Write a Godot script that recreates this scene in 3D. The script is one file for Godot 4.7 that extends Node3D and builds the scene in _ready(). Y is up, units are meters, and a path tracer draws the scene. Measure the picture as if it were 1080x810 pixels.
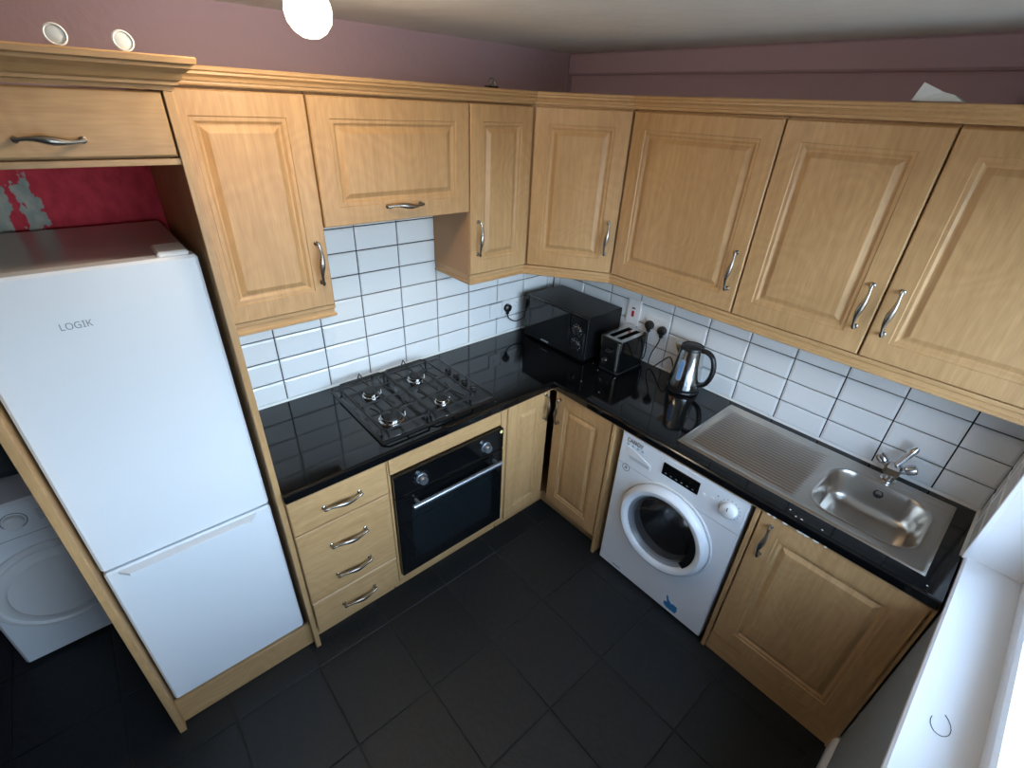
extends Node3D
# A small fitted kitchen corner. Wall A (back) is the plane z = 0, wall B (right) is x = 0, window wall is z = ZC.
# Units on a wall are built in wall axes: u along the wall to the right, y up, d out from the wall.

const ZC := 2.25          # window wall
const YC := 2.36           # ceiling
const WT := 0.91           # worktop top
const DA := 0.63           # worktop front on the back wall
const DB := 0.60           # worktop front on the right wall
const XT := -1.932         # right face of the fridge housing
const XL := -2.475         # left face of the fridge housing
const CT := 2.122          # top of the wall cabinet doors
const CB := 1.43           # bottom of the wall cabinet doors
const UA := 0.31           # door fronts of the wall cabinets, back wall
const UB := 0.30           # door fronts of the wall cabinets, right wall

var M := {}
var taken := {}
var rng := RandomNumberGenerator.new()
var tile_cache := {}

func _ready() -> void:
	rng.seed = 7
	view_and_light()
	materials()
	shell()
	wall_tiles()
	floor_tiles()
	window_in_front_wall()
	fridge_housing()
	fridge()
	wall_cabinets()
	base_units()
	worktop()
	oven()
	hob()
	washing_machine()
	sink()
	mixer_tap()
	tumble_dryer()
	microwave()
	toaster()
	kettle()
	sockets()
	small_things()
	ceiling_lamp()

# ------------------------------------------------------------------ camera, sky, light
func view_and_light() -> void:
	var cam := Camera3D.new()
	cam.name = "camera"
	var yaw := 0.7393
	var pitch := -0.5278
	var roll := 0.0504
	var f := Vector3(sin(yaw) * cos(pitch), sin(pitch), -cos(yaw) * cos(pitch))
	var r := Vector3(cos(yaw), 0, sin(yaw))
	var u := r.cross(f)
	var r2 := r * cos(roll) + u * sin(roll)
	var u2 := u * cos(roll) - r * sin(roll)
	cam.transform = Transform3D(Basis(r2, u2, -f), Vector3(-2.1763, 2.1166, 2.042))
	cam.fov = 77.77
	cam.near = 0.02
	add_child(cam)
	cam.current = true

	var sky_mat := ProceduralSkyMaterial.new()
	sky_mat.sky_top_color = Color(0.66, 0.78, 0.92)
	sky_mat.sky_horizon_color = Color(0.80, 0.87, 0.94)
	sky_mat.ground_bottom_color = Color(0.46, 0.49, 0.51)
	sky_mat.ground_horizon_color = Color(0.70, 0.75, 0.79)
	sky_mat.sun_angle_max = 0.0
	var sky := Sky.new()
	sky.sky_material = sky_mat
	var env := Environment.new()
	env.background_mode = Environment.BG_SKY
	env.sky = sky
	env.background_energy_multiplier = 12.0
	env.tonemap_mode = Environment.TONE_MAPPER_LINEAR
	env.tonemap_exposure = 1.0
	env.sdfgi_enabled = true
	env.ssao_enabled = true
	env.ssil_enabled = true
	var we := WorldEnvironment.new()
	we.name = "environment"
	we.environment = env
	add_child(we)

	# soft daylight from the open sky above the yard, falling in through the window
	var day := AreaLight3D.new()
	day.name = "sky_daylight"
	day.area_size = Vector2(4.0, 2.2)
	day.light_color = Color(0.83, 0.93, 1.0)
	day.light_energy = 39.0
	day.area_range = 12.0
	day.area_attenuation = 2.0
	day.shadow_enabled = true
	day.look_at_from_position(Vector3(-1.3, 2.5, ZC + 4.0), Vector3(-1.4, 1.4, ZC))
	add_child(day)

# ------------------------------------------------------------------ materials
func mat(c: Color, rough := 0.6, metal := 0.0) -> StandardMaterial3D:
	var m := StandardMaterial3D.new()
	m.albedo_color = c
	m.roughness = rough
	m.metallic = metal
	return m

func noise_tex(freq: float, ramp: Array, size := 512, octaves := 4, sd := 1, stretch := false) -> NoiseTexture2D:
	var n := FastNoiseLite.new()
	n.seed = sd
	n.noise_type = FastNoiseLite.TYPE_SIMPLEX_SMOOTH
	n.frequency = freq
	n.fractal_octaves = octaves
	var t := NoiseTexture2D.new()
	t.width = size
	t.height = size
	t.seamless = true
	t.noise = n
	var g := Gradient.new()
	g.offsets = PackedFloat32Array([0.0, 1.0])
	g.colors = PackedColorArray([ramp[0], ramp[1]])
	t.color_ramp = g
	return t

func bumped(m: StandardMaterial3D, freq: float, depth_cm: float, scale: float, sd := 3) -> StandardMaterial3D:
	m.heightmap_enabled = true
	m.heightmap_texture = noise_tex(freq, [Color.BLACK, Color.WHITE], 512, 4, sd)
	m.heightmap_scale = depth_cm
	m.uv1_triplanar = true
	m.uv1_world_triplanar = true
	m.uv1_scale = Vector3.ONE * scale
	return m

func wood_image(sideways: bool, sd: int) -> ImageTexture:
	# light oak foil: long streaks, fine pores and a few cathedral arches
	var n := 1024
	var streak := FastNoiseLite.new(); streak.seed = sd; streak.frequency = 1.0; streak.fractal_octaves = 3
	var pore := FastNoiseLite.new(); pore.seed = sd + 1; pore.frequency = 1.0; pore.fractal_octaves = 2
	var broad := FastNoiseLite.new(); broad.seed = sd + 2; broad.frequency = 1.0; broad.fractal_octaves = 2
	var dark := Color8(162, 125, 82)
	var light := Color8(201, 163, 115)
	var by := PackedByteArray()
	by.resize(n * n * 3)
	for j in n:
		for i in n:
			var across := float(i)
			var along := float(j)
			var b := broad.get_noise_2d(across * 0.012, along * 0.0022)
			var warp := broad.get_noise_2d(across * 0.006 + 40.0, along * 0.006)
			var ring := sin((across * 0.10 + warp * 26.0 + b * 6.0))
			var s := streak.get_noise_2d(across * 0.11, along * 0.006)
			var p := pore.get_noise_2d(across * 0.55, along * 0.028)
			var v := 0.60 + 0.20 * b + 0.11 * ring * (0.5 + 0.5 * warp) + 0.26 * s + 0.20 * p
			var c := dark.lerp(light, clampf(v, 0.0, 1.1))
			var k := (i * n + j) * 3 if sideways else (j * n + i) * 3
			by[k] = clampi(int(c.r * 255.0), 0, 255)
			by[k + 1] = clampi(int(c.g * 255.0), 0, 255)
			by[k + 2] = clampi(int(c.b * 255.0), 0, 255)
	return ImageTexture.create_from_image(Image.create_from_data(n, n, false, Image.FORMAT_RGB8, by))

func wood(sideways: bool, sd: int) -> StandardMaterial3D:
	var m := mat(Color.WHITE, 0.42)
	m.albedo_texture = wood_image(sideways, sd)
	m.uv1_triplanar = true
	m.uv1_world_triplanar = true
	m.uv1_triplanar_sharpness = 6.0
	m.uv1_scale = Vector3.ONE / 2.6
	return m

func red_wall_image() -> ImageTexture:
	# old red paint, bare plaster showing along its left edge
	var w := 256
	var h := 256
	var n1 := FastNoiseLite.new(); n1.seed = 5; n1.frequency = 0.022; n1.fractal_octaves = 5
	var n2 := FastNoiseLite.new(); n2.seed = 9; n2.frequency = 0.05; n2.fractal_octaves = 3
	var im := Image.create(w, h, false, Image.FORMAT_RGB8)
	for j in h:
		for i in w:
			var t := float(i) / w
			var red := Color8(216, 58, 74).lerp(Color8(198, 46, 62), 0.5 + n2.get_noise_2d(i, j))
			var bare := Color8(186, 184, 170).lerp(Color8(150, 160, 150), 0.5 + 0.9 * n2.get_noise_2d(i + 300, j))
			var edge := 0.33 + 0.30 * n1.get_noise_2d(i * 1.4, j) + 0.12 * n2.get_noise_2d(i, j * 2)
			im.set_pixel(i, j, bare if t < edge else red)
	return ImageTexture.create_from_image(im)

func materials() -> void:
	M.wood = wood(false, 11)
	M.wood_side = wood(true, 23)
	M.board = mat(Color8(150, 118, 82), 0.6)
	M.carcass = mat(Color8(176, 134, 92), 0.55)
	M.paint = bumped(mat(Color8(172, 150, 162), 0.85), 0.02, 0.12, 2.0)
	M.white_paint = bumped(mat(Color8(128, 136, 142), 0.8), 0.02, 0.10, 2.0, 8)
	M.ceiling = bumped(mat(Color8(222, 221, 216), 0.9), 0.012, 0.25, 1.0, 4)
	M.grout = mat(Color8(26, 28, 31), 0.9)
	M.tile = mat(Color8(226, 228, 228), 0.14)
	M.seal = mat(Color8(222, 222, 218), 0.4)
	M.slate = []
	for c in [Color8(22, 29, 33), Color8(20, 27, 31), Color8(25, 31, 35)]:
		var s := bumped(mat(c, 0.50), 0.02, 0.10, 3.0, 5)
		s.albedo_texture = noise_tex(0.02, [Color(0.78, 0.78, 0.80), Color(1, 1, 1)], 512, 5, 6)
		M.slate.append(s)
	M.floor_grout = mat(Color8(50, 46, 42), 0.9)
	M.red = mat(Color.WHITE, 0.75)
	M.red.albedo_texture = red_wall_image()
	M.black_top = mat(Color8(13, 14, 16), 0.07)
	M.black_top.albedo_texture = noise_tex(0.25, [Color(0.75, 0.75, 0.75), Color(1.0, 1.0, 1.0)], 512, 3, 12)
	M.black_top.uv1_triplanar = true
	M.black_top.uv1_world_triplanar = true
	M.black_top.uv1_scale = Vector3.ONE * 2.0
	M.black_gloss = mat(Color8(10, 11, 12), 0.06)
	M.black_enamel = mat(Color8(16, 17, 18), 0.22)
	M.iron = mat(Color8(20, 20, 21), 0.5)
	M.black_plastic = mat(Color8(15, 15, 17), 0.35)
	M.black_rubber = mat(Color8(22, 22, 24), 0.6)
	M.white_enamel = mat(Color8(226, 230, 234), 0.22)
	M.white_plastic = mat(Color8(224, 225, 225), 0.35)
	M.upvc = mat(Color8(236, 238, 240), 0.3)
	M.grey_plastic = mat(Color8(140, 146, 152), 0.35)
	M.fridge_top = mat(Color8(196, 192, 194), 0.25)
	M.pewter = mat(Color8(158, 152, 144), 0.27, 0.95)
	M.pewter_bright = mat(Color8(190, 188, 184), 0.24, 0.95)
	M.steel = mat(Color8(186, 180, 172), 0.28, 1.0)
	M.steel = bumped(M.steel, 0.09, 0.006, 6.0, 15)
	M.steel_smooth = mat(Color8(198, 198, 196), 0.16, 1.0)
	M.chrome = mat(Color8(214, 216, 218), 0.07, 1.0)
	M.alu = mat(Color8(176, 186, 198), 0.32, 0.9)
	M.glass = mat(Color(0.9, 0.95, 0.97, 0.06), 0.02)
	M.glass.transparency = BaseMaterial3D.TRANSPARENCY_ALPHA
	M.door_glass = mat(Color(0.10, 0.11, 0.12, 0.35), 0.03)
	M.door_glass.transparency = BaseMaterial3D.TRANSPARENCY_ALPHA
	M.water_strip = mat(Color8(96, 140, 190), 0.12)
	M.blue = mat(Color8(38, 120, 176), 0.4)
	M.print_dark = mat(Color8(28, 30, 36), 0.5)
	M.print_grey = mat(Color8(130, 136, 142), 0.5)
	M.grey_rubber = mat(Color8(92, 94, 98), 0.6)
	M.drum = mat(Color8(150, 150, 150), 0.25, 1.0)
	M.recess = mat(Color8(188, 192, 198), 0.5)
	M.print_blue = mat(Color8(150, 178, 196), 0.5)
	M.red_plastic = mat(Color8(176, 24, 52), 0.35)
	M.yellow = mat(Color8(236, 228, 150), 0.5)
	M.paper = mat(Color8(214, 220, 220), 0.8)
	M.bag = mat(Color8(46, 52, 56), 0.8)

# ------------------------------------------------------------------ mesh helpers
func nst() -> SurfaceTool:
	var st := SurfaceTool.new()
	st.begin(Mesh.PRIMITIVE_TRIANGLES)
	return st

func tri(st: SurfaceTool, a: Vector3, b: Vector3, c: Vector3) -> void:   # counter-clockwise from outside
	st.add_vertex(a); st.add_vertex(c); st.add_vertex(b)

func quad(st: SurfaceTool, a: Vector3, b: Vector3, c: Vector3, d: Vector3) -> void:
	tri(st, a, b, c)
	tri(st, a, c, d)

func flat(st: SurfaceTool) -> void:
	st.set_smooth_group(-1)

func box(st: SurfaceTool, lo: Vector3, hi: Vector3, ch := 0.0) -> void:
	flat(st)
	var c := minf(ch, 0.45 * minf(hi.x - lo.x, minf(hi.y - lo.y, hi.z - lo.z)))
	var mid := (lo + hi) * 0.5
	var h := (hi - lo) * 0.5
	# corner points on each of three faces
	var pt := func(sx: int, sy: int, sz: int, ax: int) -> Vector3:
		var v := Vector3(sx * (h.x - c), sy * (h.y - c), sz * (h.z - c))
		v[ax] += c * [sx, sy, sz][ax]
		return mid + v
	for ax in 3:
		var b := (ax + 1) % 3
		var e := (ax + 2) % 3
		for s in [-1, 1]:
			var q := []
			for pq in [[-1, -1], [1, -1], [1, 1], [-1, 1]]:
				var sg := [0, 0, 0]
				sg[ax] = s; sg[b] = pq[0]; sg[e] = pq[1]
				q.append(pt.call(sg[0], sg[1], sg[2], ax))
			if s > 0:
				quad(st, q[0], q[1], q[2], q[3])
			else:
				quad(st, q[3], q[2], q[1], q[0])
	if c <= 0.0:
		return
	for ax in 3:       # edges along ax
		var b := (ax + 1) % 3
		var e := (ax + 2) % 3
		for sb in [-1, 1]:
			for se in [-1, 1]:
				var lo_s := [0, 0, 0]
				lo_s[ax] = -1; lo_s[b] = sb; lo_s[e] = se
				var hi_s := lo_s.duplicate()
				hi_s[ax] = 1
				var a1: Vector3 = pt.call(lo_s[0], lo_s[1], lo_s[2], b)
				var a2: Vector3 = pt.call(lo_s[0], lo_s[1], lo_s[2], e)
				var b1: Vector3 = pt.call(hi_s[0], hi_s[1], hi_s[2], b)
				var b2: Vector3 = pt.call(hi_s[0], hi_s[1], hi_s[2], e)
				if sb * se > 0:
					quad(st, a1, a2, b2, b1)
				else:
					quad(st, b1, b2, a2, a1)
	for sx in [-1, 1]:
		for sy in [-1, 1]:
			for sz in [-1, 1]:
				var a: Vector3 = pt.call(sx, sy, sz, 0)
				var b: Vector3 = pt.call(sx, sy, sz, 1)
				var d: Vector3 = pt.call(sx, sy, sz, 2)
				if sx * sy * sz > 0:
					tri(st, a, b, d)
				else:
					tri(st, d, b, a)

func tube(st: SurfaceTool, pts: Array, rad, seg := 8, flat_by := 1.0, up := Vector3.ZERO) -> void:
	# round (or oval, flat_by across "up") bar along points; rad is a number or one number per point
	st.set_smooth_group(0)
	var rings := []
	var n := pts.size()
	var side := Vector3.ZERO
	for i in n:
		var t: Vector3 = (pts[mini(i + 1, n - 1)] - pts[maxi(i - 1, 0)]).normalized()
		if side == Vector3.ZERO:
			side = (up if up != Vector3.ZERO else (Vector3.UP if absf(t.y) < 0.9 else Vector3.RIGHT))
		var s := (side - t * side.dot(t)).normalized()
		if up == Vector3.ZERO:
			side = s
		var o := t.cross(s)
		var r: float = rad if (rad is float or rad is int) else rad[i]
		var ring := []
		for k in seg:
			var a := TAU * k / seg
			ring.append(pts[i] + (s * cos(a) * flat_by + o * sin(a)) * r)
		rings.append(ring)
	for i in n - 1:
		for k in seg:
			var k2 := (k + 1) % seg
			quad(st, rings[i][k], rings[i][k2], rings[i + 1][k2], rings[i + 1][k])
	flat(st)
	for k in range(1, seg - 1):
		tri(st, rings[0][0], rings[0][k + 1], rings[0][k])
		tri(st, rings[n - 1][0], rings[n - 1][k], rings[n - 1][k + 1])

func lathe(st: SurfaceTool, prof: Array, at: Vector3, axis := Vector3.UP, seg := 24, squash := 1.0) -> void:
	# prof: Vector2(radius, height); corners sharper than 35 degrees stay hard
	var z := axis.normalized()
	var x := (Vector3.RIGHT if absf(z.x) < 0.9 else Vector3.UP)
	x = (x - z * x.dot(z)).normalized()
	var y := z.cross(x)
	var group := 1
	for i in prof.size() - 1:
		if i > 0:
			var d0: Vector2 = (prof[i] - prof[i - 1]).normalized()
			var d1: Vector2 = (prof[i + 1] - prof[i]).normalized()
			if d0.dot(d1) < 0.82:
				group += 1
		st.set_smooth_group(group)
		for k in seg:
			var a0 := TAU * k / seg
			var a1 := TAU * (k + 1) / seg
			var e0 := x * cos(a0) + y * sin(a0) * squash
			var e1 := x * cos(a1) + y * sin(a1) * squash
			var p: Vector2 = prof[i]
			var q: Vector2 = prof[i + 1]
			var A := at + e0 * p.x + z * p.y
			var B := at + e1 * p.x + z * p.y
			var C := at + e1 * q.x + z * q.y
			var D := at + e0 * q.x + z * q.y
			if p.x < 1e-6:
				tri(st, A, C, D)
			elif q.x < 1e-6:
				tri(st, A, B, C)
			else:
				quad(st, A, B, C, D)

func prism(st: SurfaceTool, poly: PackedVector2Array, depth: float, xf := Transform3D.IDENTITY) -> void:
	# polygon in local x/y pushed out along local z
	flat(st)
	if Geometry2D.is_polygon_clockwise(poly):
		poly.reverse()
	var idx := Geometry2D.triangulate_polygon(poly)
	for i in range(0, idx.size(), 3):
		var a := poly[idx[i]]
		var b := poly[idx[i + 1]]
		var c := poly[idx[i + 2]]
		if (b - a).cross(c - a) < 0.0:
			var s := b
			b = c
			c = s
		tri(st, xf * Vector3(a.x, a.y, depth), xf * Vector3(b.x, b.y, depth), xf * Vector3(c.x, c.y, depth))
		tri(st, xf * Vector3(c.x, c.y, 0), xf * Vector3(b.x, b.y, 0), xf * Vector3(a.x, a.y, 0))
	for i in poly.size():
		var a := poly[i]
		var b := poly[(i + 1) % poly.size()]
		quad(st, xf * Vector3(a.x, a.y, 0), xf * Vector3(b.x, b.y, 0), xf * Vector3(b.x, b.y, depth), xf * Vector3(a.x, a.y, depth))

func sweep(st: SurfaceTool, prof: Array, path: Array, y: float, close := true) -> void:
	# moulding: prof Vector2(out, up), path Vector2(x, z); outward is (-dz, dx) of the way it runs; mitred corners
	flat(st)
	var n := path.size()
	var rings := []
	for i in n:
		var o := Vector2.ZERO
		var d0: Vector2 = (path[i] - path[i - 1]).normalized() if i > 0 else Vector2.ZERO
		var d1: Vector2 = (path[i + 1] - path[i]).normalized() if i < n - 1 else Vector2.ZERO
		if i == 0: o = Vector2(-d1.y, d1.x)
		elif i == n - 1: o = Vector2(-d0.y, d0.x)
		else:
			var a := Vector2(-d0.y, d0.x)
			var b := Vector2(-d1.y, d1.x)
			o = (a + b) / (1.0 + a.dot(b))
		var ring := []
		for p in prof:
			ring.append(Vector3(path[i].x + o.x * p.x, y + p.y, path[i].y + o.y * p.x))
		rings.append(ring)
	var m := prof.size()
	for i in n - 1:
		for k in (m if close else m - 1):
			var k2 := (k + 1) % m
			quad(st, rings[i][k], rings[i + 1][k], rings[i + 1][k2], rings[i][k2])
	if close:
		var poly := PackedVector2Array()
		for p in prof: poly.append(p)
		var idx := Geometry2D.triangulate_polygon(poly)
		for e in [0, n - 1]:
			for i in range(0, idx.size(), 3):
				tri(st, rings[e][idx[i]], rings[e][idx[i + 1]], rings[e][idx[i + 2]])

func rings_slab(st: SurfaceTool, w: float, h: float, t: float, rings: Array) -> void:
	# slab [0,w] x [0,h], back at 0, front at t, whose front follows rectangles [inset, height over t]
	flat(st)
	var pts := []
	for r in rings:
		var i: float = r[0]
		var z: float = t + r[1]
		pts.append([Vector3(i, i, z), Vector3(w - i, i, z), Vector3(w - i, h - i, z), Vector3(i, h - i, z)])
	var base := [Vector3(0, 0, 0), Vector3(w, 0, 0), Vector3(w, h, 0), Vector3(0, h, 0)]
	quad(st, base[3], base[2], base[1], base[0])
	var prev: Array = base
	for q in pts:
		for k in 4:
			var k2 := (k + 1) % 4
			quad(st, prev[k], prev[k2], q[k2], q[k])
		prev = q
	quad(st, prev[0], prev[1], prev[2], prev[3])

# ------------------------------------------------------------------ node helpers
func numbered(called: String) -> String:
	var k: int = taken.get(called, -1) + 1
	taken[called] = k
	return called if k == 0 else "%s_%03d" % [called, k]

func obj(called: String, st: SurfaceTool, m: Material, parent: Node = self, at := Vector3.ZERO) -> MeshInstance3D:
	st.generate_normals()
	var o := MeshInstance3D.new()
	o.mesh = st.commit()
	o.material_override = m
	o.name = numbered(called) if parent == self else called
	o.position = at
	parent.add_child(o, true)
	return o

func tag(o: Node, label: String, category: String, group := "") -> Node:
	o.set_meta("label", label)
	o.set_meta("category", category)
	if group != "":
		o.set_meta("group", group)
	return o

func thing(called: String, label: String, category: String, at := Vector3.ZERO, turn := 0.0, group := "") -> Node3D:
	var o := Node3D.new()
	o.name = numbered(called)
	add_child(o)
	o.position = at
	o.rotation.y = turn
	tag(o, label, category, group)
	return o

func struct(called: String, st: SurfaceTool, m: Material, label: String) -> MeshInstance3D:
	var o := obj(called, st, m)
	o.set_meta("kind", "structure")
	o.set_meta("label", label)
	return o

func piece(called: String, mesh: Mesh, m: Material, parent: Node, at: Vector3) -> MeshInstance3D:
	var o := MeshInstance3D.new()
	o.mesh = mesh
	o.material_override = m
	o.name = called
	o.position = at
	parent.add_child(o, true)
	return o

func lettering(words: String, height: float, m: Material, parent: Node, at: Vector3, turn_y := 0.0, tilt := 0.0) -> MeshInstance3D:
	var t := TextMesh.new()
	var f := SystemFont.new()
	f.font_names = PackedStringArray(["Droid Sans"])
	t.font = f
	t.text = words
	t.font_size = 32
	t.pixel_size = height / 23.0
	t.depth = 0.0008
	t.curve_step = 2.0
	var o := MeshInstance3D.new()
	o.mesh = t
	o.material_override = m
	o.name = "lettering"
	parent.add_child(o, true)
	o.position = at
	o.rotation = Vector3(0, turn_y, tilt)
	return o

# ------------------------------------------------------------------ room shell
func shell() -> void:
	var st := nst()
	box(st, Vector3(-4.3, -0.12, -1.1), Vector3(0.12, -0.006, ZC + 0.3))
	var fl := struct("floor", st, M.floor_grout, "dark grey slate tiled kitchen floor with thin brown grout lines")
	fl.set_meta("label", "dark grey slate tiled kitchen floor with thin brown grout lines")
	st = nst()
	box(st, Vector3(-4.3, YC, -1.1), Vector3(0.12, YC + 0.12, ZC + 0.3))
	struct("ceiling", st, M.ceiling, "greyish white uneven plaster ceiling above the kitchen")
	st = nst()
	box(st, Vector3(XL - 0.005, -0.006, -0.06), Vector3(0.12, YC, 0.0))
	var wa := struct("wall_back", st, M.paint, "dusty mauve back wall with white tiled splashback above the hob")
	wa.set_meta("label", "dusty mauve back wall with white tiled splashback above the hob")
	st = nst()
	box(st, Vector3(0.0, -0.006, 0.0), Vector3(0.12, YC, ZC))
	var wb := struct("wall_right", st, M.paint, "dusty mauve side wall with white tiles above the sink")
	wb.set_meta("label", "dusty mauve side wall with white tiles above the sink")
	# the upper part of the right wall stands a little proud
	st = nst()
	box(st, Vector3(-0.035, 2.268, 0.0), Vector3(0.0, YC, ZC), 0.008)
	struct("trim_1", st, M.paint, "shallow boxed ledge along the top of the mauve wall")
	# corner strip of old paper
	st = nst()
	box(st, Vector3(-0.047, 2.14, 0.0), Vector3(-0.035, YC, 0.006), 0.002)
	struct("trim_2", st, M.paint, "narrow filled strip in the wall corner above the cupboards")
	# window wall round its opening
	st = nst()
	var x0 := -2.30
	var x1 := -0.335
	box(st, Vector3(x1, -0.006, ZC), Vector3(0.12, YC, ZC + 0.28))
	box(st, Vector3(-4.3, -0.006, ZC), Vector3(x0, YC, ZC + 0.28))
	box(st, Vector3(x0, -0.006, ZC), Vector3(x1, 0.90, ZC + 0.28))
	box(st, Vector3(x0, 2.08, ZC), Vector3(x1, YC, ZC + 0.28))
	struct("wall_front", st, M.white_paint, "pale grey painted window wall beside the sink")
	st = nst()
	box(st, Vector3(-4.3, -0.006, -1.1), Vector3(-4.2, YC, ZC))
	struct("wall_left", st, M.paint, "mauve side wall far from the sink")
	st = nst()
	box(st, Vector3(-4.2, -0.006, -1.1), Vector3(-2.0, YC, -1.0))
	box(st, Vector3(-2.1, -0.006, -1.0), Vector3(-2.0, YC, -0.06))
	struct("wall_alcove", st, M.paint, "mauve wall of the alcove behind the white dryer")
	# skirting under the window
	st = nst()
	sweep(st, [Vector2(0, 0), Vector2(0.016, 0), Vector2(0.016, 0.075), Vector2(0.010, 0.09), Vector2(0, 0.095)], [Vector2(-0.575, ZC), Vector2(-4.2, ZC)], 0.0)
	struct("baseboard_front", st, M.upvc, "white skirting board along the foot of the window wall")
	# red painted patch of the back wall inside the fridge housing
	st = nst()
	var q := [Vector3(XL + 0.022, 1.15, 0.0015), Vector3(XT - 0.02, 1.15, 0.0015), Vector3(XT - 0.02, 2.0, 0.0015), Vector3(XL + 0.022, 2.0, 0.0015)]
	var uv := [Vector2(0, 1), Vector2(1, 1), Vector2(1, 0), Vector2(0, 0)]
	flat(st)
	for k in [0, 2, 1, 0, 3, 2]:
		st.set_uv(uv[k])
		st.add_vertex(q[k])
	for e in 4:
		var a: Vector3 = q[e]
		var b: Vector3 = q[(e + 1) % 4]
		for v in [a, b, b + Vector3(0, 0, -0.0015), a, b + Vector3(0, 0, -0.0015), a + Vector3(0, 0, -0.0015)]:
			st.set_uv(Vector2(0.9, 0.5))
			st.add_vertex(v)
	var rp := obj("paint_layer", st, M.red, wa)
	rp.set_meta("label", "old red paint with bare plaster at its edge")

func tile_mesh(w: float, h: float) -> Mesh:
	var key := "%d_%d" % [int(round(w * 1000)), int(round(h * 1000))]
	if not tile_cache.has(key):
		var st := nst()
		var b := minf(0.009, 0.3 * minf(w, h))
		rings_slab(st, w, h, 0.009, [[0.0, -0.0035], [0.0008, -0.0028], [b, 0.0]])
		st.generate_normals()
		tile_cache[key] = st.commit()
	return tile_cache[key]

func tile_run(parent: Node, us: Array, ys: Array, top: Callable, xf: Transform3D) -> void:
	# one bevelled tile in each cell of the grid of joint lines
	var g := 0.005
	for i in us.size() - 1:
		for j in ys.size() - 1:
			var u0: float = us[i]
			var u1: float = us[i + 1]
			var y0: float = ys[j]
			var y1: float = minf(ys[j + 1], top.call((u0 + u1) * 0.5))
			if u1 - u0 < 0.012 or y1 - y0 < 0.012:
				continue
			var o := piece("tile", tile_mesh(u1 - u0 - g, y1 - y0 - g), M.tile, parent, Vector3.ZERO)
			o.transform = xf * Transform3D(Basis.IDENTITY, Vector3(u0 + g / 2, y0 + g / 2, 0.0025))
			o.rotate_object_local(Vector3.UP, rng.randf_range(-0.004, 0.004))
			o.rotate_object_local(Vector3.RIGHT, rng.randf_range(-0.005, 0.005))

func wall_tiles() -> void:
	var ys := [WT + 0.004]
	for k in range(1, 9):
		ys.append(WT + 0.104 * k)
	# back wall
	var wa := get_node("wall_back")
	var us := [XT]
	for k in range(9, -1, -1):
		var u := -0.063 - 0.205 * k
		if u > XT + 0.01:
			us.append(u)
	us.append(-0.008)
	var st := nst()
	box(st, Vector3(XT, WT, 0.0), Vector3(0.0, 1.74, 0.003))
	obj("grout", st, M.grout, wa)
	tile_run(wa, us, ys, func(u): return 1.735 if u > -1.56 and u < -0.88 else 1.445, Transform3D.IDENTITY)
	# right wall
	var wb := get_node("wall_right")
	var vs := [0.010]
	for k in 12:
		var v := 0.060 + 0.203 * k
		if v < ZC - 0.03:
			vs.append(v)
	vs.append(ZC - 0.009)
	st = nst()
	box(st, Vector3(-0.003, WT, 0.0), Vector3(0.0, 1.45, ZC))
	obj("grout", st, M.grout, wb)
	tile_run(wb, vs, ys, func(_u): return 1.445, Transform3D(Basis(Vector3.UP, -PI / 2), Vector3.ZERO))
	# return on the window wall, up to the window jamb
	var wc := get_node("wall_front")
	var cs := [0.010, 0.13, 0.334]
	st = nst()
	box(st, Vector3(-0.335, WT, ZC - 0.003), Vector3(0.0, 1.45, ZC))
	obj("grout", st, M.grout, wc)
	tile_run(wc, cs, ys, func(_u): return 1.445, Transform3D(Basis(Vector3.UP, PI), Vector3(0, 0, ZC)))
	st = nst()
	box(st, Vector3(-0.342, WT + 0.004, ZC - 0.013), Vector3(-0.334, 1.45, ZC + 0.002), 0.002)
	obj("edge_trim", st, M.upvc, wc)

func floor_tiles() -> void:
	var fl := get_node("floor")
	var g := 0.005
	var px := 0.325
	var pz := 0.375
	var meshes := {}
	for i in range(-5, 6):
		for j in range(-5, 6):
			var x0 := -2.302 + px * i
			var z0 := 0.69 + pz * j
			var a := Vector2(maxf(x0, -4.2), maxf(z0, -1.0))
			var b := Vector2(minf(x0 + px, -0.02), minf(z0 + pz, ZC))
			if b.x - a.x < 0.03 or b.y - a.y < 0.03:
				continue
			if z0 + pz < 0.0 and x0 > XL - 0.1:
				continue
			if a.x > -0.55 or (b.y < 0.5 and a.x > XL):
				continue
			var w := b.x - a.x - g
			var d := b.y - a.y - g
			var key := "%d_%d" % [int(w * 1000), int(d * 1000)]
			if not meshes.has(key):
				var st := nst()
				box(st, Vector3(0, -0.010, 0), Vector3(w, 0.0, d), 0.0015)
				st.generate_normals()
				meshes[key] = st.commit()
			var o := piece("tile", meshes[key], M.slate[rng.randi_range(0, 2)], fl, Vector3(a.x + g / 2, rng.randf_range(-0.0010, 0.0), a.y + g / 2))
			o.rotation = Vector3(rng.randf_range(-0.002, 0.002), 0, rng.randf_range(-0.002, 0.002))

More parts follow.
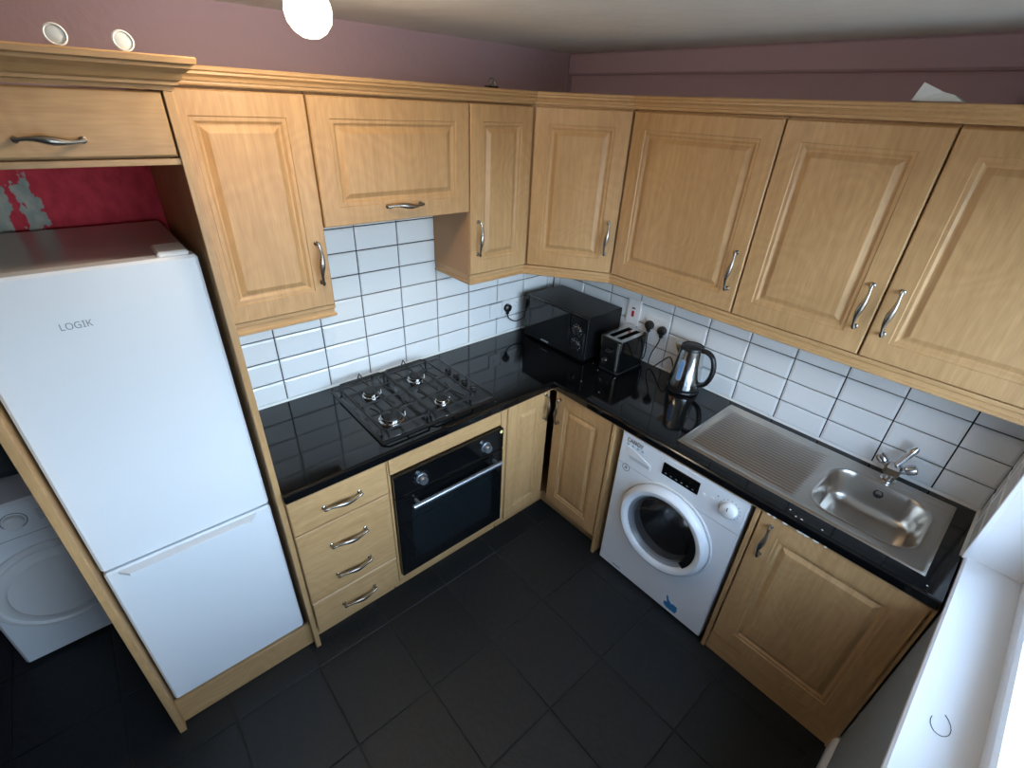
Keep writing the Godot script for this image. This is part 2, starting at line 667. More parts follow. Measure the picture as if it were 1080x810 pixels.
func window_in_front_wall() -> void:
	var x0 := -2.30
	var x1 := -0.335
	var w := Node3D.new()
	w.name = "window_1"
	add_child(w)
	w.set_meta("kind", "structure")
	w.set_meta("label", "white plastic window above the deep white sill")
	var st := nst()
	var zf := ZC + 0.13
	var y0 := 0.925
	var y1 := 2.08
	for b in [[x0, y0, x0 + 0.06, y1], [x1 - 0.06, y0, x1, y1], [x0 + 0.06, y0, x1 - 0.06, y0 + 0.06], [x0 + 0.06, y1 - 0.06, x1 - 0.06, y1], [-1.35, y0 + 0.06, -1.28, y1 - 0.06]]:
		box(st, Vector3(b[0], b[1], zf), Vector3(b[2], b[3], zf + 0.07), 0.006)
	obj("window_frame", st, M.upvc, w)
	for s in [[x0 + 0.06, -1.35], [-1.28, x1 - 0.06]]:
		st = nst()
		for b in [[s[0], y0 + 0.06, s[0] + 0.045, y1 - 0.06], [s[1] - 0.045, y0 + 0.06, s[1], y1 - 0.06], [s[0] + 0.045, y0 + 0.06, s[1] - 0.045, y0 + 0.105], [s[0] + 0.045, y1 - 0.105, s[1] - 0.045, y1 - 0.06]]:
			box(st, Vector3(b[0], b[1], zf - 0.012), Vector3(b[2], b[3], zf + 0.05), 0.008)
		var sash := obj("sash", st, M.upvc, w)
		st = nst()
		box(st, Vector3(s[0] + 0.045, y0 + 0.105, zf + 0.02), Vector3(s[1] - 0.045, y1 - 0.105, zf + 0.024))
		obj("pane", st, M.glass, sash)
	for b in [[x1 - 0.006, y0, x1, y1], [x0, y0, x0 + 0.006, y1], [x0 + 0.006, y1 - 0.006, x1 - 0.006, y1]]:
		st = nst()
		box(st, Vector3(b[0], b[1], ZC - 0.002), Vector3(b[2], b[3], zf), 0.001)
		obj("reveal_lining", st, M.upvc, w)
	st = nst()
	# sill board with a rounded nose and a rounded end
	var prof := [Vector2(-0.16, 0.0), Vector2(0.0, 0.0), Vector2(0.006, 0.006), Vector2(0.006, 0.019), Vector2(0.0, 0.025), Vector2(-0.16, 0.025)]
	sweep(st, prof, [Vector2(x1 - 0.002, ZC), Vector2(x0 - 0.03, ZC)], 0.900)
	obj("window_sill", st, M.upvc, w)
	st = nst()
	var hair := []
	for k in 14:
		var t := k / 13.0
		hair.append(Vector3(-1.02 + 0.035 * cos(t * 4.2 + 0.6), 0.9262, ZC + 0.045 + 0.026 * sin(t * 4.2 + 0.6) + 0.02 * t))
	tube(st, hair, 0.0007, 5)
	tag(obj("hair_strand", st, M.print_dark), "thin dark curled hair lying on the white window sill", "hair")

# ------------------------------------------------------------------ joinery parts
func door_rings(fr: float) -> Array:
	return [[0.0, -0.004], [0.004, 0.0], [fr, 0.0], [fr + 0.003, -0.0034], [fr + 0.013, -0.0036], [fr + 0.021, -0.0098], [fr + 0.026, -0.0100], [fr + 0.042, -0.0018], [fr + 0.044, -0.0012]]

func bow_handle(parent: Node, at: Vector3, sideways := false, length := 0.155) -> MeshInstance3D:
	# antique bow handle: two posts with collars and a strap that swells in its middle
	if not tile_cache.has("handle"):
		var st := nst()
		var pts := []
		var rad := []
		for k in 21:
			var t := -1.0 + k / 10.0
			pts.append(Vector3(0.004 * sin(t * PI), t * length * 0.5, 0.020 + 0.013 * cos(t * PI * 0.5)))
			var r := 0.0044 + 0.0062 * exp(-pow(t / 0.42, 2.0))
			if absf(t) > 0.85: r = 0.0068
			if absf(t) > 0.97: r = 0.0052
			rad.append(r)
		tube(st, pts, rad, 8, 0.7, Vector3(0, 0, 1))
		for s in [-1.0, 1.0]:
			lathe(st, [Vector2(0.0085, 0.0), Vector2(0.0085, 0.003), Vector2(0.0055, 0.005), Vector2(0.0055, 0.018), Vector2(0.0, 0.018)], Vector3(0, s * length * 0.46, 0), Vector3(0, 0, 1), 10)
		st.generate_normals()
		tile_cache["handle"] = st.commit()
		st = nst()
		var p2 := []
		var r2 := []
		for k in 9:
			var t := -0.32 + k * 0.08
			p2.append(Vector3(0.004 * sin(t * PI), t * length * 0.5, 0.0208 + 0.013 * cos(t * PI * 0.5)))
			r2.append(0.0046 + 0.0052 * exp(-pow(t / 0.42, 2.0)) - 0.004 * pow(absf(t) / 0.32, 4.0))
		tube(st, p2, r2, 8, 0.7, Vector3(0, 0, 1))
		st.generate_normals()
		tile_cache["handle_mid"] = st.commit()
	var h := piece("handle", tile_cache["handle"], M.pewter, parent, at)
	if sideways:
		h.rotation.z = -PI / 2
	return h

func panel_door(parent: Node, called: String, at: Vector3, w: float, h: float, hand: Vector2, sideways_handle := false, m: Material = null, fr := 0.064) -> MeshInstance3D:
	var st := nst()
	rings_slab(st, w, h, 0.020, door_rings(fr))
	var o := obj(called, st, m if m else M.wood, parent, at)
	bow_handle(o, Vector3(hand.x, hand.y, 0.020), sideways_handle)
	return o

func wall_unit(label: String, u0: float, u1: float, y0: float, depth: float, turn: float, right_handle: bool, flap := false, show_left := false, fr := 0.064) -> Node3D:
	var at := Vector3(u0, y0, 0.0) if turn == 0.0 else Vector3(0.0, y0, u0)
	var t := thing("wall_cabinet", label, "cabinet", at, turn)
	var w := u1 - u0
	var h := CT - y0
	var st := nst()
	box(st, Vector3(0.001, 0.0, 0.011), Vector3(w - 0.001, h + 0.006, depth - 0.022), 0.001)
	obj("carcass", st, M.carcass if show_left else M.wood, t)
	var hand := Vector2(w * 0.5, 0.055) if flap else Vector2(w - 0.042 if right_handle else 0.040, 0.165)
	panel_door(t, "door", Vector3(0.003, 0.002, depth - 0.020), w - 0.006, h - 0.004, hand, flap, null, fr)
	return t

func wall_cabinets() -> void:
	wall_unit("oak wall cupboard between the fridge housing and the hood cupboard", XT, -1.530, CB, UA, 0.0, true)
	wall_unit("short oak cupboard with a flap door above the hob", -1.530, -0.892, 1.712, UA, 0.0, true, true)
	wall_unit("narrow oak wall cupboard to the right of the hood cupboard", -0.892, -0.546, CB, UA, 0.0, false, false, true, 0.062)
	wall_unit("oak wall cupboard beside the corner cupboard, above the kettle", 0.654, 1.272, CB, UB, -PI / 2, true)
	wall_unit("middle oak wall cupboard above the drainer, white scrap lying on top", 1.272, 1.732, CB, UB, -PI / 2, true)
	wall_unit("oak wall cupboard against the window wall, above the tap", 1.732, ZC - 0.003, CB, UB, -PI / 2, false)
	# corner cupboard with a slanting door
	var a := Vector2(-0.546, UA)
	var b := Vector2(-UB, 0.654)
	var t := thing("corner_wall_cabinet", "oak corner wall cupboard with slanted door above the microwave", "cabinet", Vector3(a.x, CB, a.y), 0.0)
	var st := nst()
	var in_dir := (b - a).normalized()
	var out_dir := Vector2(-in_dir.y, in_dir.x)
	var poly := PackedVector2Array()
	for p in [Vector2(-0.545, 0.012), Vector2(-0.545, UA - 0.024), Vector2(-UB + 0.024, 0.653), Vector2(-0.012, 0.653), Vector2(-0.012, 0.012)]:
		poly.append(Vector2(p.x - a.x, -(p.y - a.y)))
	prism(st, poly, CT + 0.006 - CB, Transform3D(Basis(Vector3(1, 0, 0), Vector3(0, 0, -1), Vector3(0, 1, 0)), Vector3.ZERO))
	obj("carcass", st, M.wood, t)
	var ang := -atan2(in_dir.y, in_dir.x)
	var w := a.distance_to(b)
	var o := panel_door(t, "door", Vector3(in_dir.x * 0.004 - out_dir.x * 0.022, 0.002, in_dir.y * 0.004 - out_dir.y * 0.022), w - 0.008, CT - CB - 0.003, Vector2(w - 0.045, 0.165))
	o.rotation.y = ang
	# cornice over the wall cupboards
	var prof := [Vector2(-0.06, 0.0), Vector2(0.003, 0.0), Vector2(0.006, 0.004), Vector2(0.006, 0.010), Vector2(0.011, 0.012), Vector2(0.014, 0.020), Vector2(0.022, 0.026), Vector2(0.027, 0.027), Vector2(0.027, 0.033), Vector2(0.033, 0.037), Vector2(0.034, 0.044), Vector2(0.031, 0.047), Vector2(-0.06, 0.047)]
	st = nst()
	sweep(st, prof, [Vector2(XT + 0.001, UA), Vector2(-0.546, UA), Vector2(-UB, 0.654), Vector2(-UB, ZC - 0.001)], CT + 0.006)
	tag(obj("cornice", st, M.wood_side), "stepped oak cornice running round the tops of the wall cupboards", "moulding")
	# light rails under them
	var rail := [Vector2(-0.022, 0.0), Vector2(0.006, 0.0), Vector2(0.012, 0.004), Vector2(0.012, 0.012), Vector2(0.006, 0.017), Vector2(0.006, 0.030), Vector2(0.010, 0.035), Vector2(0.010, 0.048), Vector2(-0.022, 0.048)]
	st = nst()
	sweep(st, rail, [Vector2(XT + 0.001, UA - 0.016), Vector2(-1.5415, UA - 0.016), Vector2(-1.5415, 0.012)], CB - 0.048)
	tag(obj("light_rail", st, M.wood_side), "short oak rail under the wall cupboard beside the fridge housing", "moulding")
	st = nst()
	sweep(st, rail, [Vector2(-0.880, 0.012), Vector2(-0.880, UA - 0.016), Vector2(-0.550, UA - 0.016), Vector2(-UB + 0.010, 0.648), Vector2(-UB + 0.010, ZC - 0.004)], CB - 0.048)
	tag(obj("light_rail", st, M.wood_side), "long oak rail under the corner and sink wall cupboards", "moulding")

func base_units() -> void:
	var f := 0.615
	var top := 0.866
	var bot := 0.112
	# drawers
	var w := -1.537 - XT
	var t := thing("drawer_unit", "oak drawer unit with four bow handles between fridge and oven", "cabinet", Vector3(XT, 0, 0))
	var st := nst()
	box(st, Vector3(0.002, bot, 0.03), Vector3(w - 0.001, top, f - 0.022), 0.001)
	obj("carcass", st, M.wood_side, t)
	st = nst()
	box(st, Vector3(0.002, 0.0, 0.05), Vector3(w - 0.001, bot, f - 0.07))
	obj("plinth", st, M.wood_side, t)
	for d in [[0.693, 0.862, [0.775]], [0.300, 0.688, [0.572, 0.398]], [0.114, 0.295, [0.200]]]:
		st = nst()
		rings_slab(st, w - 0.006, d[1] - d[0], 0.02, [[0.0, -0.004], [0.004, 0.0]])
		var o := obj("drawer", st, M.wood_side, t, Vector3(0.003, d[0], f - 0.02))
		for hy in d[2]:
			bow_handle(o, Vector3((w - 0.006) * 0.5, hy - d[0], 0.02), true)
	# housing of the oven: strip above, strip below, cheeks
	t = thing("oven_housing", "oak strips and cheeks of the housing around the built-in oven", "cabinet", Vector3(-1.537, 0, 0))
	st = nst()
	box(st, Vector3(0.003, 0.776, 0.05), Vector3(0.606, 0.862, f - 0.004), 0.003)
	obj("top_strip", st, M.wood_side, t)
	st = nst()
	box(st, Vector3(0.003, 0.112, 0.05), Vector3(0.646, 0.164, f - 0.006), 0.003)
	obj("bottom_strip", st, M.wood_side, t)
	for x in [[0.0, 0.012], [0.608, 0.646]]:
		st = nst()
		box(st, Vector3(x[0], 0.165, 0.03), Vector3(x[1], 0.866, f - 0.004), 0.002)
		obj("cheek", st, M.wood, t)
	st = nst()
	box(st, Vector3(0.002, 0.0, 0.05), Vector3(0.64, 0.111, f - 0.07))
	obj("plinth", st, M.wood_side, t)
	# corner base unit with two doors that meet in the corner
	t = thing("corner_base_cabinet", "oak corner base cupboard with two narrow doors meeting in the corner", "cabinet", Vector3(-0.889, 0, 0))
	st = nst()
	box(st, Vector3(0.0, bot, 0.03), Vector3(0.018, top, f - 0.022))
	box(st, Vector3(0.018, bot, 0.03), Vector3(0.87, top, 0.048))
	box(st, Vector3(0.852, bot, 0.048), Vector3(0.87, top, 1.008))
	box(st, Vector3(0.889 - 0.565, bot, 0.990), Vector3(0.852, top, 1.008))
	box(st, Vector3(0.018, bot, 0.048), Vector3(0.852, bot + 0.018, f - 0.022))
	box(st, Vector3(0.889 - 0.565, bot, f - 0.022), Vector3(0.852, bot + 0.018, 0.990))
	obj("carcass", st, M.carcass, t)
	st = nst()
	box(st, Vector3(0.0, 0.0, 0.05), Vector3(0.87, bot, f - 0.07))
	box(st, Vector3(0.889 - 0.52, 0.0, f - 0.07), Vector3(0.87, bot, 1.008))
	obj("plinth", st, M.wood_side, t)
	panel_door(t, "door", Vector3(0.002, 0.114, f - 0.02), 0.283, 0.748, Vector2(0.283 - 0.035, 0.66), false, null, 0.058)
	var o2 := panel_door(t, "door", Vector3(0.889 - 0.565, 0.114, 0.640), 0.362, 0.748, Vector2(0.036, 0.64), false, null, 0.066)
	o2.rotation.y = -PI / 2
	# end panel that carries the worktop beside the washing machine
	st = nst()
	box(st, Vector3(-0.588, 0.0, 1.012), Vector3(-0.03, 0.866, 1.030), 0.002)
	tag(obj("end_panel", st, M.wood), "upright oak panel between corner base cupboard and washing machine", "panel")
	# sink unit
	t = thing("sink_base_cabinet", "oak base cupboard with one large door under the sink", "cabinet", Vector3(0, 0, 1.690), -PI / 2)
	var wz := ZC - 0.006 - 1.690
	for x in [[0.0, 0.018], [wz - 0.018, wz]]:
		st = nst()
		box(st, Vector3(x[0], 0.0, 0.03), Vector3(x[1], 0.866, 0.590), 0.002)
		obj("side_panel", st, M.wood, t)
	st = nst()
	box(st, Vector3(0.018, 0.10, 0.03), Vector3(wz - 0.018, 0.118, 0.566))
	obj("bottom_panel", st, M.carcass, t)
	panel_door(t, "door", Vector3(0.024, 0.120, 0.570), wz - 0.03, 0.742, Vector2(0.045, 0.628), false, null, 0.078)
	st = nst()
	box(st, Vector3(0.020, 0.004, 0.566), Vector3(wz - 0.002, 0.116, 0.584), 0.002)
	obj("plinth", st, M.wood_side, t)

func fridge_housing() -> void:
	var t := thing("fridge_housing", "tall oak housing with a top flap door round the fridge freezer", "cabinet", Vector3(XL, 0, 0))
	var w := XT - XL
	for x in [[0.0, 0.022], [w - 0.020, w]]:
		var st := nst()
		box(st, Vector3(x[0], 0.0, 0.002), Vector3(x[1], 2.113, 0.600), 0.0015)
		obj("side_panel", st, M.wood, t)
	var st := nst()
	box(st, Vector3(0.022, 1.972, 0.012), Vector3(w - 0.020, 2.108, 0.576), 0.001)
	obj("top_box", st, M.carcass, t)
	st = nst()
	rings_slab(st, w - 0.046, 0.130, 0.02, [[0.0, -0.004], [0.004, 0.0]])
	var o := obj("flap_door", st, M.wood_side, t, Vector3(0.023, 1.980, 0.578))
	var fh := bow_handle(o, Vector3(0.280, 0.036, 0.02), true)
	fh.scale = Vector3(0.8, 0.74, 0.8)
	st = nst()
	box(st, Vector3(0.022, 1.962, 0.50), Vector3(w - 0.020, 1.976, 0.594), 0.001)
	obj("bottom_rail", st, M.wood_side, t)
	st = nst()
	box(st, Vector3(0.022, 0.004, 0.548), Vector3(w - 0.020, 0.132, 0.566), 0.0015)
	obj("plinth", st, M.wood_side, t)
	var prof := [Vector2(-0.05, 0.0), Vector2(0.003, 0.0), Vector2(0.006, 0.008), Vector2(0.012, 0.010), Vector2(0.012, 0.016), Vector2(0.019, 0.020), Vector2(0.027, 0.033), Vector2(0.039, 0.041), Vector2(0.042, 0.042), Vector2(0.042, 0.048), Vector2(0.050, 0.051), Vector2(0.052, 0.061), Vector2(0.049, 0.064), Vector2(-0.05, 0.064)]
	st = nst()
	sweep(st, prof, [Vector2(XL, 0.05), Vector2(XL, 0.60), Vector2(XT, 0.60), Vector2(XT, 0.365)], 2.114)
	tag(obj("cornice", st, M.wood_side), "deep oak cornice round the top of the fridge housing", "moulding")

func fridge() -> void:
	var w := 0.474
	var t := thing("fridge_freezer", "white fridge freezer standing in the tall oak housing", "fridge", Vector3(-2.444, 0, 0))
	var st := nst()
	box(st, Vector3(0.002, 0.02, 0.035), Vector3(w - 0.002, 1.738, 0.505), 0.008)
	for x in [0.05, w - 0.05]:
		for z in [0.08, 0.46]:
			lathe(st, [Vector2(0.0, 0.0), Vector2(0.018, 0.0), Vector2(0.018, 0.021), Vector2(0.0, 0.021)], Vector3(x, 0, z), Vector3.UP, 10)
	obj("body", st, M.fridge_top, t)
	st = nst()
	box(st, Vector3(0.008, 0.15, 0.505), Vector3(w - 0.008, 1.735, 0.513))
	obj("gasket", st, M.grey_plastic, t)
	for d in [[0.857, 1.745, "upper_door"], [0.145, 0.848, "lower_door"]]:
		st = nst()
		box(st, Vector3(0.0, d[0], 0.513), Vector3(w, d[1], 0.565), 0.007)
		var o := obj(d[2], st, M.white_enamel, t)
		if d[2] == "upper_door":
			lettering("LOGIK", 0.016, M.print_grey, o, Vector3(w * 0.39, 1.615, 0.5655))
		else:
			# long lip that serves as the grip, with sloping ends
			st = nst()
			var poly := PackedVector2Array([Vector2(0.030, 0.0), Vector2(0.060, -0.034), Vector2(w - 0.075, -0.034), Vector2(w - 0.045, 0.0)])
			prism(st, poly, 0.010, Transform3D(Basis(Vector3(1, 0, 0), Vector3(0, 0, -1), Vector3(0, 1, 0)), Vector3(0, 0.832, 0.562)))
			obj("grip", st, M.white_enamel, o)
	st = nst()
	box(st, Vector3(w - 0.085, 1.738, 0.45), Vector3(w - 0.015, 1.756, 0.55), 0.005)
	obj("hinge_cover", st, M.white_plastic, t)

# ------------------------------------------------------------------ worktop, hob, oven
func worktop() -> void:
	var t := thing("worktop", "glossy black L-shaped worktop along both tiled walls", "worktop", Vector3(0, 0.868, 0))
	var h := WT - 0.868
	var st := nst()
	var e := 0.012
	box(st, Vector3(XT + 0.001, 0, 0.012), Vector3(-0.012, h, DA - e))
	var x0 := -DB + e
	box(st, Vector3(x0, 0, DA - e), Vector3(-0.012, h, 1.79))
	box(st, Vector3(x0, 0, 1.79), Vector3(-0.482, h, 2.135))
	box(st, Vector3(-0.115, 0, 1.79), Vector3(-0.012, h, 2.135))
	box(st, Vector3(x0, 0, 2.135), Vector3(-0.012, h, ZC - 0.013))
	# rounded front edge
	sweep(st, [Vector2(-e, 0.004), Vector2(-0.005, 0.004), Vector2(-0.001, 0.006), Vector2(0, 0.010), Vector2(0, h - 0.010), Vector2(-0.0012, h - 0.005), Vector2(-0.005, h - 0.0012), Vector2(-e, h)], [Vector2(XT + 0.001, DA), Vector2(-DB, DA), Vector2(-DB, ZC - 0.013)], 0.0, false)
	obj("slab", st, M.black_top, t)
	st = nst()
	sweep(st, [Vector2(-e, 0.0), Vector2(-0.003, 0.0), Vector2(-0.003, 0.004), Vector2(-e, 0.004)], [Vector2(XT + 0.001, DA), Vector2(-DB, DA), Vector2(-DB, ZC - 0.013)], 0.0)
	obj("core_edge", st, M.board, t)
	# white sealant where the tiles stand on the worktop
	st = nst()
	var bead := [Vector2(0, 0), Vector2(0.008, 0), Vector2(0.006, 0.004), Vector2(0.0, 0.009)]
	sweep(st, bead, [Vector2(XT + 0.002, 0.0105), Vector2(-0.0105, 0.0105), Vector2(-0.0105, ZC - 0.0105), Vector2(-0.33, ZC - 0.0105)], h)
	obj("sealant", st, M.seal, t)
	# pale scuffs and crumbs on the edge by the sink
	st = nst()
	for k in 5:
		var c := Vector3(rng.randf_range(-0.585, -0.55), h, rng.randf_range(1.75, 2.2))
		box(st, c, c + Vector3(rng.randf_range(0.002, 0.005), 0.0008, rng.randf_range(0.002, 0.008)))
	for k in 9:
		var c := Vector3(rng.randf_range(-1.0, -0.25), h, rng.randf_range(0.56, 1.2))
		if c.x > -0.59 or c.z < 0.61:
			box(st, c, c + Vector3(rng.randf_range(0.002, 0.005), 0.0008, rng.randf_range(0.002, 0.005)))
	for k in 7:
		var cs := nst()
		var z := 1.725 + k * 0.034 + rng.randf_range(-0.008, 0.008)
		var l := rng.randf_range(0.008, 0.030)
		prism(cs, PackedVector2Array([Vector2(z, 0.003), Vector2(z + l * 0.4, -0.002), Vector2(z + l, 0.002), Vector2(z + l * 0.7, 0.008), Vector2(z + l * 0.2, 0.007)]), 0.0012, Transform3D(Basis(Vector3(0, 0, 1), Vector3(0, 1, 0), Vector3(-1, 0, 0)), Vector3(-DB + 0.0022, 0, 0)))
		obj("laminate_chip", cs, M.seal, t)
	var cr := obj("crumbs", st, M.seal, t)
	cr.set_meta("kind", "stuff")

func oven() -> void:
	var t := thing("oven", "black glass built-in oven with silver bar handle under the hob", "oven", Vector3(-1.523, 0.166, 0))
	var w := 0.594
	var h := 0.606
	var d := 0.615
	var st := nst()
	box(st, Vector3(0.01, 0.004, 0.08), Vector3(w - 0.01, h - 0.006, d - 0.006))
	obj("oven_box", st, M.steel_smooth, t)
	st = nst()
	box(st, Vector3(0, h - 0.118, d - 0.006), Vector3(w, h, d + 0.018), 0.003)
	obj("control_panel", st, M.black_gloss, t)
	st = nst()
	box(st, Vector3(0, 0.0, d - 0.006), Vector3(w, h - 0.123, d + 0.018), 0.003)
	var door := obj("door", st, M.black_gloss, t)
	st = nst()
	box(st, Vector3(0.07, 0.075, d + 0.018), Vector3(w - 0.07, h - 0.215, d + 0.0186))
	var win := obj("door_window", st, mat(Color8(20, 25, 28), 0.05), door)
	win.set_meta("label", "dark see-through oven window")
	st = nst()
	tube(st, [Vector3(0.060, h - 0.168, d + 0.056), Vector3(w - 0.042, h - 0.168, d + 0.056)], 0.0115, 12)
	for x in [0.085, w - 0.07]:
		box(st, Vector3(x, h - 0.176, d + 0.017), Vector3(x + 0.014, h - 0.160, d + 0.052), 0.002)
	obj("handle", st, M.alu, door)
	for x in [0.128, w - 0.112]:
		st = nst()
		lathe(st, [Vector2(0.027, 0.0), Vector2(0.027, 0.004), Vector2(0.021, 0.006), Vector2(0.020, 0.026), Vector2(0.018, 0.030), Vector2(0.0, 0.030)], Vector3(x, h - 0.062, d + 0.018), Vector3(0, 0, 1), 24)
		var k := obj("knob", st, M.alu, t)
		st = nst()
		box(st, Vector3(x - 0.0015, h - 0.058, d + 0.048), Vector3(x + 0.0015, h - 0.046, d + 0.0486))
		obj("pointer", st, M.print_dark, k)
		st = nst()
		for a in range(-4, 5):
			var an := PI / 2 + a * 0.55
			var c := Vector3(x + cos(an) * 0.035, h - 0.062 + sin(an) * 0.035, d + 0.018)
			box(st, c - Vector3(0.0012, 0.0012, 0), c + Vector3(0.0012, 0.0012, 0.0004))
		obj("dial_marks", st, M.print_grey, t)
	st = nst()
	lathe(st, [Vector2(0.009, 0), Vector2(0.009, 0.0008), Vector2(0, 0.0008)], Vector3(w - 0.012 - 0.004, h - 0.016, d + 0.018), Vector3(0, 0, 1), 16)
	obj("sticker", st, M.yellow, t)

func hob() -> void:
	var t := thing("gas_hob", "black four burner gas hob with iron grates set in the worktop", "hob", Vector3(-1.525, WT, 0.062))
	var w := 0.602
	var d := 0.512
	var st := nst()
	# tray: raised rim round a slightly sunk plate
	flat(st)
	rings_slab(st, w, d, 0.010, [[0.0, -0.008], [0.006, -0.001], [0.010, 0.0], [0.018, -0.003], [0.03, -0.004]])
	var o := obj("tray", st, M.black_enamel, t)
	o.transform = Transform3D(Basis(Vector3(1, 0, 0), Vector3(0, 0, -1), Vector3(0, 1, 0)), Vector3(0, 0, d))
	var spots := [[0.115, 0.375, 0.046], [0.135, 0.145, 0.034], [0.375, 0.140, 0.034], [0.365, 0.390, 0.028]]
	for b in spots:
		var r: float = b[2]
		st = nst()
		lathe(st, [Vector2(r * 1.25, 0.0), Vector2(r * 1.22, 0.006), Vector2(r * 1.05, 0.008), Vector2(r * 1.0, 0.020), Vector2(r * 0.9, 0.022)], Vector3(b[0], 0.006, b[1]), Vector3.UP, 24)
		var base := obj("burner", st, M.steel_smooth, t)
		st = nst()
		lathe(st, [Vector2(r * 0.92, 0.020), Vector2(r * 0.95, 0.023), Vector2(r * 0.90, 0.029), Vector2(0.0, 0.030)], Vector3(b[0], 0.006, b[1]), Vector3.UP, 24)
		obj("burner_cap", st, M.iron, base)
		st = nst()
		tube(st, [Vector3(b[0] + r * 1.35, 0.006, b[1] + 0.006), Vector3(b[0] + r * 1.35, 0.026, b[1] + 0.006)], 0.0025, 6)
		obj("spark_plug", st, M.white_plastic, base)
	for g in [[0.022, 0.252], [0.258, 0.488]]:
		st = nst()
		var x0: float = g[0]
		var x1: float = g[1]
		var z0 := 0.030
		var z1 := d - 0.030
		var y := 0.044
		var r := 0.0048
		var loop := [Vector3(x0 + 0.02, y, z0), Vector3(x1 - 0.02, y, z0), Vector3(x1, y, z0 + 0.02), Vector3(x1, y, z1 - 0.02), Vector3(x1 - 0.02, y, z1), Vector3(x0 + 0.02, y, z1), Vector3(x0, y, z1 - 0.02), Vector3(x0, y, z0 + 0.02), Vector3(x0 + 0.02, y, z0)]
		for i in loop.size() - 1:
			tube(st, [loop[i], loop[i + 1]], r, 6)
		var cx := (x0 + x1) * 0.5
		for zc in [z0 + (z1 - z0) * 0.25, z0 + (z1 - z0) * 0.75]:
			for s in [-1.0, 1.0]:
				tube(st, [Vector3(cx + s * (x1 - x0) * 0.5, y, zc), Vector3(cx + s * 0.030, y + 0.003, zc), Vector3(cx + s * 0.024, y - 0.004, zc)], r * 0.85, 6)
				tube(st, [Vector3(cx, y, zc + s * (z1 - z0) * 0.25), Vector3(cx, y + 0.003, zc + s * 0.030), Vector3(cx, y - 0.004, zc + s * 0.024)], r * 0.85, 6)
			# curved side rods
			for s in [-1.0, 1.0]:
				var arc := []
				for k in 7:
					var a := -0.9 + k * 0.3
					arc.append(Vector3(cx + s * (0.062 + 0.040 * (1.0 - cos(a))), y - 0.004, zc + sin(a) * 0.10))
				tube(st, arc, r * 0.7, 6)
		tube(st, [Vector3(x0, y, (z0 + z1) * 0.5), Vector3(x1, y, (z0 + z1) * 0.5)], r, 6)
		for px in [x0 + 0.006, x1 - 0.006]:
			for pz in [z0 + 0.03, z1 - 0.03]:
				tube(st, [Vector3(px, 0.006, pz), Vector3(px, y, pz)], r, 6)
		# upright lugs at the back
		tube(st, [Vector3(cx - 0.012, y, z0), Vector3(cx, y + 0.026, z0 - 0.004), Vector3(cx + 0.012, y, z0)], r * 0.8, 6)
		obj("grate", st, M.iron, t)
	for k in 4:
		st = nst()
		var z := 0.165 + k * 0.072
		lathe(st, [Vector2(0.020, 0.0), Vector2(0.020, 0.003), Vector2(0.016, 0.005), Vector2(0.0145, 0.022), Vector2(0.012, 0.024), Vector2(0.0, 0.024)], Vector3(0.550, 0.006, z), Vector3.UP, 20)
		var kn := obj("knob", st, M.black_plastic, t)
		st = nst()
		lathe(st, [Vector2(0.0150, 0.015), Vector2(0.0156, 0.017), Vector2(0.0150, 0.019)], Vector3(0.550, 0.006, z), Vector3.UP, 20)
		obj("chrome_band", st, M.chrome, kn)

